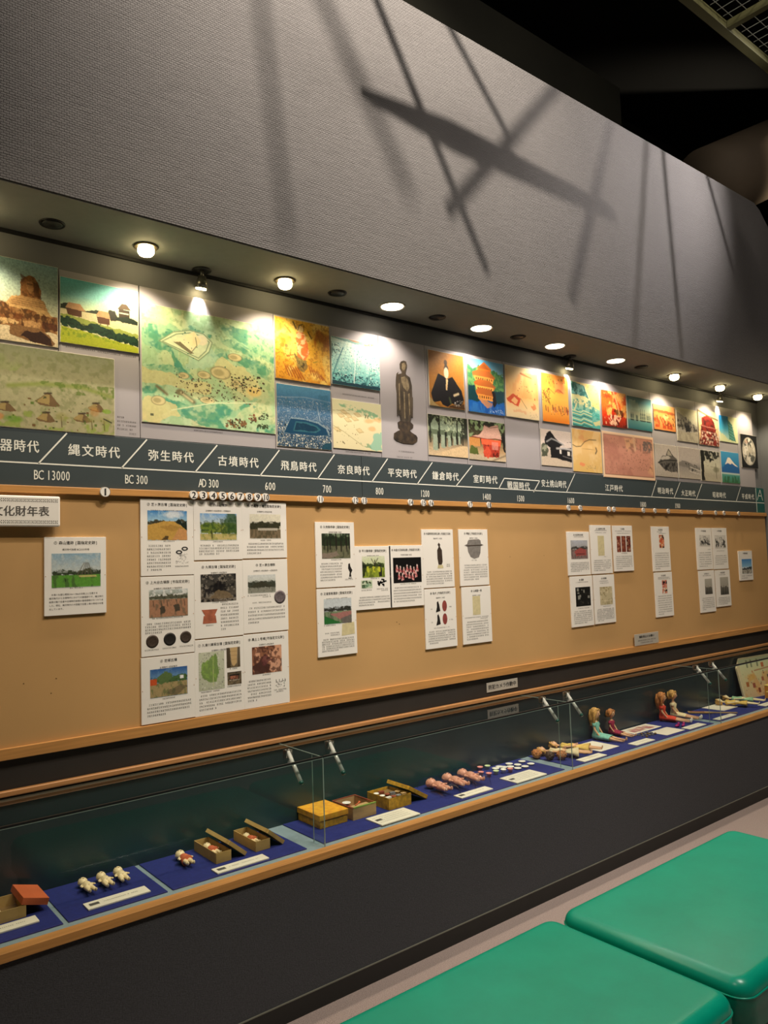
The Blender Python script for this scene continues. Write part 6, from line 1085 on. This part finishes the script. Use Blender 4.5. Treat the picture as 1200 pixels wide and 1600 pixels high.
# bagged pink dolls
for k, (a, b) in enumerate((((2.407, -.05), (2.388, -.222)), ((2.514, -.045), (2.492, -.225)), ((2.618, -.042), (2.594, -.222)))):
    w_ = ('left', 'middle', 'right')[k]
    baby('pink vinyl doll in a clear bag, %s of three' % w_, a, b, M['pinkceramic'], None, M['pinkceramic'])
    q = MB(); cx_, cy_ = (a[0] + b[0]) / 2, (a[1] + b[1]) / 2; nx, ny = 10, 20; vs = []; fs = []
    for i in range(nx + 1):
        for j in range(ny + 1):
            u = i / nx * 2 - 1; v = j / ny * 2 - 1; r_ = max(0, 1 - max(abs(u) ** 3, abs(v) ** 5)); vs.append((u * .046, v * .112, .0015 + (.055 * r_ ** .6) + .002 * math.sin(9 * u + 5 * v + k) * math.cos(13 * v - 3 * u)))
    for i in range(nx):
        for j in range(ny): A = i * (ny + 1) + j; fs.append((A, A + ny + 1, A + ny + 2, A + 1))
    q.add(vs, fs, True); o = q.build('plastic_bag', M['plastic'], weld=False); o.location = (cx_, cy_, TM); o.rotation_euler.z = math.atan2(a[1] - b[1], a[0] - b[0]) - PI / 2; tag(o, 'clear crinkled plastic bag around the %s pink doll' % w_, 'bag', 'plastic bags around the pink dolls')
# small cups and dishes
cl = [(27, 527, 'cuppink', 1), (30, 548, 'cuppink', 1), (57, 522, 'cupgreen', 1), (63, 553, 'cuppink', 1), (90, 527, 'white', 0), (92, 543, 'cupgreen', 1), (105, 520, 'white', 0), (122, 522, 'white', 0), (122, 537, 'white', 1), (145, 508, 'white', 0), (150, 520, 'white', 0), (150, 534, 'cuppink', 1), (180, 512, 'white', 0), (180, 526, 'white', 0), (197, 498, 'white', 0), (210, 519, 'white', 0), (233, 508, 'white', 0)]
for k, (x, y, m_, t_) in enumerate(cl):
    p = onZ(740 + x / 2.609, 1000 + (y + (6 if t_ else 0)) / 2.609, TM)
    q = MB().lathe([(.001, 0), (.008, 0), (.013, .016), (.015, .020), (.0135, .020), (.007, .003), (.001, .003)], n=16) if t_ else MB().lathe([(.001, 0), (.010, 0), (.019, .005), (.0185, .006), (.009, .002), (.001, .002)], n=18)
    o = q.build('toy_cup' if t_ else 'toy_dish', M[m_]); o.location = (p.x, min(-.02, p.y), TM + .0002); tag(o, {'cuppink': 'tiny pink cup standing among the white toy dishes', 'cupgreen': 'tiny pale green cup standing among the white toy dishes', 'white': 'tiny white toy dish lying on the blue mat near the square label'}[m_], 'cup' if t_ else 'dish', 'tiny %s toy cups and dishes on the mat' % {'cuppink': 'pink', 'cupgreen': 'green', 'white': 'white'}[m_])
# wigs / loose heads of hair
def wig(x, y, r, m, label):
    q = MB(); q.ell((0, 0, r * .9), (r, r * .95, r * .9), 16)
    rr = random.Random(int(x * 1000))
    for k in range(26): a = rr.uniform(0, 2 * PI); t = rr.uniform(.1, 1.3); q.ell((r * .82 * math.cos(a) * math.cos(t - .3), r * .8 * math.sin(a) * math.cos(t - .3), r * .9 + r * .75 * math.sin(t - .3)), (r * .3, r * .3, r * .26), 8)
    o = q.build('doll_wig', m); zs = min(v.co.z for v in o.data.vertices); o.location = (x, y, TM - zs + .0005); tag(o, label, 'wig', 'doll wigs beside the lying dolls')
wig(3.155, -.075, .026, M['ginger'], 'ginger curly doll wig, leftmost beside the lying dolls'); wig(3.176, -.145, .024, M['brownhair'], 'dark brown doll wig between two ginger ones'); wig(3.222, -.185, .026, M['ginger'], 'ginger doll wig nearest the glass joint')

def fashion(label, skin, dress, hair, H, pose, loc=None, rz=0.0, head=None, foot=None, long_hair=True, shoes=None, skirt=1.0, roll=0.0, z=None):
    S = H; e = empty('fashion_doll', (0, 0, 0), label, 'doll', 'dolls in the case')
    q = MB(); sit = pose == 'sit'; hz = .03 * S if sit else .50 * S
    T_ = lambda zz: hz + zz * S
    q.tube([(0, 0, T_(0)), (0, 0, T_(.07)), (0, 0, T_(.13)), (0, 0, T_(.22)), (0, 0, T_(.26)), (0, 0, T_(.32))], [.052 * S, .055 * S, .038 * S, .055 * S, .022 * S, .018 * S], 12)
    hc = (0, -.005 * S, T_(.375)); q.ell(hc, (.062 * S, .066 * S, .075 * S), 14); q.ell((0, -.072 * S, T_(.365)), (.008 * S, .012 * S, .010 * S), 6)
    for s in (-1, 1):
        if sit:
            q.tube([(s * .06 * S, 0, T_(.225)), (s * .085 * S, -.01 * S, T_(.14)), (s * .075 * S, -.07 * S, T_(.055)), (s * .06 * S, -.11 * S, T_(.03))], [.020 * S, .018 * S, .014 * S, .010 * S], 8); q.ell((s * .058 * S, -.12 * S, T_(.028)), (.012 * S, .018 * S, .009 * S), 8)
            q.tube([(s * .03 * S, 0, T_(.01)), (s * .045 * S, -.15 * S, T_(.025)), (s * .055 * S, -.32 * S, T_(.0)), (s * .06 * S, -.44 * S, T_(-.006))], [.038 * S, .032 * S, .022 * S, .014 * S], 10); q.ell((s * .062 * S, -.462 * S, T_(.012)), (.014 * S, .018 * S, .034 * S), 8)
        else:
            q.tube([(s * .06 * S, 0, T_(.225)), (s * .088 * S, -.01 * S, T_(.11)), (s * .10 * S, -.03 * S, T_(-.01))], [.020 * S, .018 * S, .012 * S], 8); q.ell((s * .102 * S, -.035 * S, T_(-.035)), (.010 * S, .014 * S, .022 * S), 8)
            q.tube([(s * .03 * S, 0, T_(.01)), (s * .04 * S, -.01 * S, .27 * S), (s * .045 * S, 0, .04 * S)], [.038 * S, .027 * S, .015 * S], 10); q.ell((s * .047 * S, -.02 * S, .018 * S), (.015 * S, .034 * S, .012 * S), 8)
    fuse(q, 'body', skin, e, .0028)
    # dress: bodice, short sleeves, and a skirt over the hips or thighs
    MB().lathe([(.030 * S, T_(.248)), (.062 * S, T_(.22)), (.045 * S, T_(.13)), (.060 * S, T_(.06)), (.062 * S, T_(.02))], n=18).build('bodice', dress, e)
    q = MB()
    if sit:
        n_ = 18; vs = []; fs = []
        for i, (y, w_, zt, zb) in enumerate(((.05, .060, .075, -.028), (-.02, .080, .085, -.028), (-.10, .092 * skirt, .072, -.026), (-.18 * skirt, .108 * skirt, .060, -.026), (-.225 * skirt, .118 * skirt, .050, -.024))):
            for j in range(n_): a = 2 * PI * j / n_; r_ = 1 + .06 * math.sin(5 * a) * (i > 2); vs.append((w_ * S * math.cos(a) * r_, y * S, T_((zt + zb) / 2 + (zt - zb) / 2 * math.sin(a) * r_)))
        for i in range(4):
            for j in range(n_): fs.append((i * n_ + j, i * n_ + (j + 1) % n_, (i + 1) * n_ + (j + 1) % n_, (i + 1) * n_ + j))
        fs.append(tuple(range(n_))); q.add(vs, fs, True)
    else:
        q.lathe([(.060 * S, T_(.07)), (.085 * S, T_(-.03)), (.11 * S * skirt, T_(-.15 * skirt)), (.10 * S * skirt, T_(-.15 * skirt))], n=18, m=Matrix.Diagonal((1, .36, 1)))
    q.build('skirt', dress, e)
    q = MB(); [q.tube([(s * .055 * S, 0, T_(.232)), (s * .085 * S, -.004 * S, T_(.185))], [.026 * S, .030 * S], 10) for s in (-1, 1)]; q.build('sleeves', dress, e)
    q = MB(); q.ell((0, .014 * S, T_(.392)), (.074 * S, .070 * S, .078 * S), 16)
    for s in (-1, 1): q.tube([(s * .045 * S, -.045 * S, T_(.43)), (s * .072 * S, -.012 * S, T_(.36)), (s * .070 * S, .0 * S, T_(.20 if long_hair else .32))], [.018 * S, .024 * S, .014 * S], 8)
    bk = .35 if pose == 'lie' else 1; q.tube([(0, .045 * S * bk, T_(.42)), (0, .066 * S * bk, T_(.33)), (0, .060 * S * bk, T_(.18 if long_hair else .30))], [.05 * S, .058 * S, .034 * S], 10); q.tube([(-.05 * S, -.038 * S, T_(.43)), (0, -.048 * S, T_(.445)), (.05 * S, -.038 * S, T_(.43))], [.012 * S, .014 * S, .012 * S], 8)
    q.build('hair', hair, e); face(e, hc, .066 * S)
    if shoes:
        q = MB(); [(q.ell((s * .062 * S, -.465 * S, T_(.012)), (.018 * S, .022 * S, .038 * S), 10) if sit else q.ell((s * .047 * S, -.022 * S, .017 * S), (.019 * S, .04 * S, .017 * S), 10)) for s in (-1, 1)]; q.build('shoes', shoes, e)
    if pose == 'lie': lie(e, head, foot, (z or TM) + .087 * S, roll)
    else: e.location = loc; e.rotation_euler = (0, 0, rz)
    return e
fashion('seated doll with blond curls in a pale turquoise dress, left of the crimson one', M['skin'], M['bluedress'], M['blond'], .36, 'sit', (3.715, -.045, TM + .001), R(14), long_hair=True, skirt=1.1)
fashion('seated short-haired doll in a crimson patterned dress', M['skin'], M['magdress'], M['ginger'], .30, 'sit', (3.872, -.04, TM + .001), R(8), long_hair=False)
fashion('seated long-haired doll in an orange-red dress with white shoes', M['skin'], M['reddress'], M['ginger'], .36, 'sit', (4.40, -.05, TM + .001), R(22), long_hair=True, shoes=M['white'])
fashion('seated blond doll in a cream dress beside the orange-red one', M['skin'], M['creamdress'], M['blond'], .35, 'sit', (4.535, -.045, TM + .001), R(18), long_hair=False, shoes=M['white'])
fashion('blond doll lying in a cream gown nearest the wigs', M['skin'], M['creamdress'], M['blond'], .30, 'lie', head=(3.21, -.06), foot=(3.37, -.27), skirt=1.75, long_hair=False)
fashion('blond doll lying in a soft yellow gown, bare legs apart', M['skin'], M['yellowdress'], M['blond'], .30, 'lie', head=(3.345, -.02), foot=(3.475, -.26), skirt=1.75, long_hair=False)
fashion('far doll lying in a bright yellow dress', M['bisque'], M['yellowdress'], M['blond'], .29, 'lie', head=(5.10, -.065), foot=(5.19, -.29), skirt=1.5, long_hair=False)
fashion('far doll lying in a mint green dress', M['bisque'], M['mintdress'], M['blond'], .29, 'lie', head=(5.25, -.03), foot=(5.34, -.26), skirt=1.5, long_hair=False)
for k, x in enumerate((4.30, 4.335)):
    q = MB(); q.ell((0, 0, .008), (.022, .009, .008), 12); q.tube([(.012, 0, .012), (.020, 0, .022)], [.008, .006], 8); q.tube([(.018, 0, .012), (.021, 0, 0)], .0025, 6); o = q.build('doll_shoe', M['magenta']); o.location = (x, -.205 - .018 * k, TM + .0008); o.rotation_euler.z = .3 * k; tag(o, 'tiny magenta doll shoe, %s of the pair' % ('left', 'right')[k], 'shoe', 'magenta doll shoes')
rr = random.Random(4)
for k in range(12):
    q = MB(); (q.ell((0, 0, .005), (.010, .007, .005), 8) if k % 2 else q.box(-.009, .009, -.006, .006, 0, .006)); o = q.build('trinket', M['greything'] if k % 3 else M['boxin']); o.location = (3.955 + (k % 4) * .03, -.215 + (k // 4) * .026, TM + .0008); o.rotation_euler.z = rr.uniform(0, 3); tag(o, 'tiny grey and brown doll accessory lying beside the seated crimson doll', 'trinket', 'doll accessories on the mat')
# wooden fan / long-handled paddle
e = empty('wooden_paddle', (4.80, -.14, TM + .004), 'long flat wooden paddle lying diagonally, broad end to the left', 'paddle')
q = MB(); pts = [(-.13, .018), (-.02, .018), (.03, .006), (.17, .005), (.17, -.005), (.03, -.006), (-.02, -.018), (-.13, -.022)]
q.add([(x, y, 0) for x, y in pts] + [(x, y, .006) for x, y in pts], [tuple(range(8))[::-1], tuple(range(8, 16))] + [(i, (i + 1) % 8, (i + 1) % 8 + 8, i + 8) for i in range(8)]); q.build('blade', M['palewood'], e); MB().box(-.118, -.03, -.010, .008, .0062, .0072).build('carved_pattern', M['redbox'], e); e.rotation_euler.z = R(-53)
# playhouse standing at the far end
e = empty('playhouse', (5.62, -.10, TM + .0005), 'toy playhouse front printed with rooms and windows, standing at the far end', 'playhouse'); e.rotation_euler = (R(-10), 0, R(-6))
hp = [(-.21, 0), (.23, 0), (.25, .20), (.20, .285), (-.17, .285), (-.225, .22)]; n_ = len(hp)
MB().add([(x, 0, z) for x, z in hp] + [(x, .012, z) for x, z in hp], [tuple(range(n_)), tuple(range(n_, 2 * n_))[::-1]] + [(i, i + n_, (i + 1) % n_ + n_, (i + 1) % n_) for i in range(n_)]).build('house_front', M['creamdress'], e)
def c_house(p): p.seed(80).grad([(0, '#dce4bc'), (.5, '#e4d8a8'), (1, '#e8c898')]); p.N(5, '#e8b878', .5, .62, .8, [(0, .4), (1, .4), (1, 1), (0, 1)]); [p.B(x, y, x + .05, y + .2, '#8c9474') for x, y in ((.22, .05), (.36, .05), (.56, .04))]; [p.B(x, y, x + .08, y + .12, k_) for x, y, k_ in ((.7, .16, '#c8744c'), (.82, .5, '#6c5c54'), (.62, .52, '#b86c4c'), (.1, .6, '#b8703c'), (.3, .66, '#a85c48'), (.44, .8, '#8c4c34'))]; p.L([(.44, .34), (.94, .30)], .012, '#b8603c'); p.E(.3, .5, .12, .09, '#e8b45c', .8, .5, .4); p.D(30, (.05, .3, .95, .95), .014, ['#c88c5c', '#8c6c5c', '#d8a070', '#a8ac7c'])
p = Pic(.38, .27, 60); c_house(p); p.build(e, -.0006, 0.0, .14, 'room_print')
for (x, y, z, sx, sy, sz, m_, l_) in ((5.60, -.185, 0, .05, .03, .085, 'orangetoy', 'orange toy dresser by the playhouse'), (5.70, -.18, 0, .05, .035, .095, 'orangetoy', 'orange and yellow toy cupboard at the far right')):
    e = empty('toy_furniture', (x, y, TM + .0006), l_, 'toy furniture', 'toy furniture by the playhouse'); MB().box(-sx, sx, -sy, sy, 0, sz).build('body', M[m_], e, bevel=.002); MB().box(-sx * 1.05, sx * 1.05, -sy * 1.05, sy * 1.05, sz + .0002, sz + .008).build('top', M['yellowtoy'], e, bevel=.002); MB().box(-sx * .8, sx * .8, -sy - .002, -sy, sz * .2, sz * .8).build('drawer_front', M['yellowtoy'], e)
e = empty('toy_bathtub', (5.62, -.268, TM + .0006), 'mint green toy tub in front of the playhouse', 'toy'); MB().lathe([(.001, .002), (.045, .002), (.062, .03), (.068, .048), (.070, .050), (.060, .048), (.046, .010), (.001, .010)], n=24, m=Matrix.Diagonal((1.1, .42, 1))).build('tub', M['greentoy'], e); MB().tube([(.05, 0, .048), (.05, 0, .068), (.035, 0, .070)], .004, 8).build('tap', M['yellowtoy'], e)
e = empty('toy_slide', (5.50, -.22, TM + .0006), 'yellow toy ironing board left of the green tub', 'toy'); MB().box(-.045, .045, -.012, .012, .058, .064).build('board', M['yellowtoy'], e, bevel=.001); [MB().tube([(a, 0, 0), (-a, 0, .058)], .002, 6).build('leg', M['orangetoy'], e) for a in (-.03, .03)]

# ------------------------------------------------------------------ benches
def bench(x0, x1, y0, y1, label):
    e = empty('bench', ((x0 + x1) / 2, (y0 + y1) / 2, 0), label, 'bench', 'green vinyl benches'); a, b = (x1 - x0) / 2, (y1 - y0) / 2; zt = EYE - 1.15
    n_ = 10; nx, ny = 46, 28; bm = bmesh.new(); bmesh.ops.create_cube(bm, size=1)
    for v in bm.verts: v.co = Vector((v.co.x * 2 * a, v.co.y * 2 * b, v.co.z * .13 + zt - .065))
    bmesh.ops.bevel(bm, geom=[e_ for e_ in bm.edges if abs(e_.verts[0].co.z - e_.verts[1].co.z) > .05], offset=.055, segments=7, affect='EDGES', profile=.5)
    bmesh.ops.bevel(bm, geom=[e_ for e_ in bm.edges if e_.verts[0].co.z > zt - .01 and e_.verts[1].co.z > zt - .01 and len([f for f in e_.link_faces if abs(f.normal.z) < .5]) == 1], offset=.038, segments=7, affect='EDGES', profile=.5)
    top = [f for f in bm.faces if f.normal.z > .99 and f.calc_area() > .2]
    me = bpy.data.meshes.new('cushion'); bm.to_mesh(me); bm.free()
    me.polygons.foreach_set('use_smooth', [True] * len(me.polygons))
    o = bpy.data.objects.new('cushion', me); C.objects.link(o); me.materials.append(M['bench']); o.parent = e
    pts = []
    q = MB()
    for k in range(33):
        pass
    # piped seam running round the cushion just under its rolled edge
    r_ = .055; loop = []
    for cx_, cy_, a0 in ((a - r_, b - r_, 0), (-a + r_, b - r_, 90), (-a + r_, -b + r_, 180), (a - r_, -b + r_, 270)):
        for t in range(0, 91, 15): loop.append((cx_ + (r_ + .001) * math.cos(R(a0 + t)), cy_ + (r_ + .001) * math.sin(R(a0 + t)), zt - .042))
    loop.append(loop[0]); MB().tube(loop, .0028, 6).build('piping', M['bench'], e)
    MB().box(-a + .03, a - .03, -b + .03, b - .03, .07, zt - .132).build('frame', M['benchbase'], e, bevel=.004)
    for sx in (-1, 1):
        for sy in (-1, 1): MB().tube([(sx * (a - .08), sy * (b - .08), 0), (sx * (a - .08), sy * (b - .08), .07)], .022, 12).build('leg', M['benchbase'], e)
bench(2.045, 3.185, -1.70, -1.078, 'farther green vinyl bench with a dark base, at the right')
bench(.865, 2.005, -1.70, -1.078, 'nearer green vinyl bench, its end cut by the bottom of the picture')

# ------------------------------------------------------------------ overhead
e = empty('lighting_grid', (4.3, -.78, EYE + 3.0), 'olive-painted overhead lighting frame with wire mesh at the upper right', 'lighting grid'); 
def ch2(o): o.parent = e; o.location = Vector(o.location) - Vector(e.location); return o
g0 = EYE + 3.0
for y in (-.78, -1.9): ch2(MB().box(3.2, 6.2, y - .025, y + .025, g0, g0 + .05).build('long_bar', M['gridmat'], bevel=.002))
for x in (3.2, 4.25, 5.25, 6.2): ch2(MB().box(x - .02, x + .02, -1.874, -.806, g0 + .001, g0 + .045).build('cross_bar', M['gridmat'], bevel=.002))
for k in range(41):
    x = 3.24 + k * .073; ch2(MB().tube([(x, -1.87, g0 + .052), (x, -.81, g0 + .052)], .0022, 5, False).build('mesh_wire', M['wire']))
for k in range(14):
    y = -1.85 + k * .078; ch2(MB().tube([(3.22, y, g0 + .057), (6.18, y, g0 + .057)], .0022, 5, False).build('mesh_wire', M['wire']))
for x in (3.25, 6.15):
    for y in (-.78, -1.9): ch2(MB().tube([(x, y, g0 + .05), (x, y, 6.5)], .008, 8).build('hanger_rod', M['gridmat']))
a = onY(1105, 292, .75); b = onY(1330, 190, .2)
q = MB(); q.tube([a, a.lerp(b, .5), b], .36, 40); o = q.build('ceiling_duct', M['ductmat']); tag(o, 'large round beige ceiling duct glowing at the upper right', 'duct')
MB().tube([Vector(b) + Vector((0, -.001, .3)), (b.x, b.y, 6.49)], .012, 8).build('hanger_rod', M['gridmat'], None); bpy.context.scene.collection.objects[-1]
hr = [o_ for o_ in C.objects if o_.name.startswith('hanger_rod') and o_.parent is None][0]; tag(hr, 'thin steel rod carrying the beige duct from the ceiling', 'rod')
struct(MB().box(XL, 5.66, .8, .9, ZS, EYE + 4.03).build('wall_backstage', M['darkolive']))

# pipes hung above, in front of the stage spots: they throw the crossing shadows on the upper wall
def shadow_bar(px0, py0, px1, py1, L, t, r, ext=(0, 0), label=''):
    A = onY(px0, py0, BF); B = onY(px1, py1, BF); A2 = A + (A - B) * ext[0]; B2 = B + (B - A) * ext[1]
    p, q_ = L.lerp(A2, t), L.lerp(B2, t); o = MB().tube([p, p.lerp(q_, .3), q_], [r * (.35 if r > .03 else 1), r, r * (.6 if r > .03 else 1)], 8).build('hanging_pipe', M['benchbase']); return tag(o, label, 'pipe', 'pipes hung from the hall ceiling')
for a in ((580, -20, 760, 420, SPOT_A, .60, .015), (706, 48, 792, 208, SPOT_A, .585, .014), (868, 138, 700, 330, SPOT_A, .56, .015), (630, 175, 960, 335, SPOT_A, .65, .034), (955, 192, 893, 470, SPOT_A, .575, .015), (405, -10, 450, 380, SPOT_A, .36, .007), (500, -10, 640, 300, SPOT_A, .33, .010), (1036, 238, 1066, 560, SPOT_B, .48, .008), (1106, 278, 1148, 430, SPOT_B, .47, .009), (1163, 306, 1200, 400, SPOT_B, .46, .010), (1010, 225, 990, 560, SPOT_B, .40, .006)):
    shadow_bar(a[0], a[1], a[2], a[3], a[4], a[5], a[6], (.15, 0), 'thin black pipe hung high above the hall, out of the picture')
bpy.data.objects.remove(_fo)
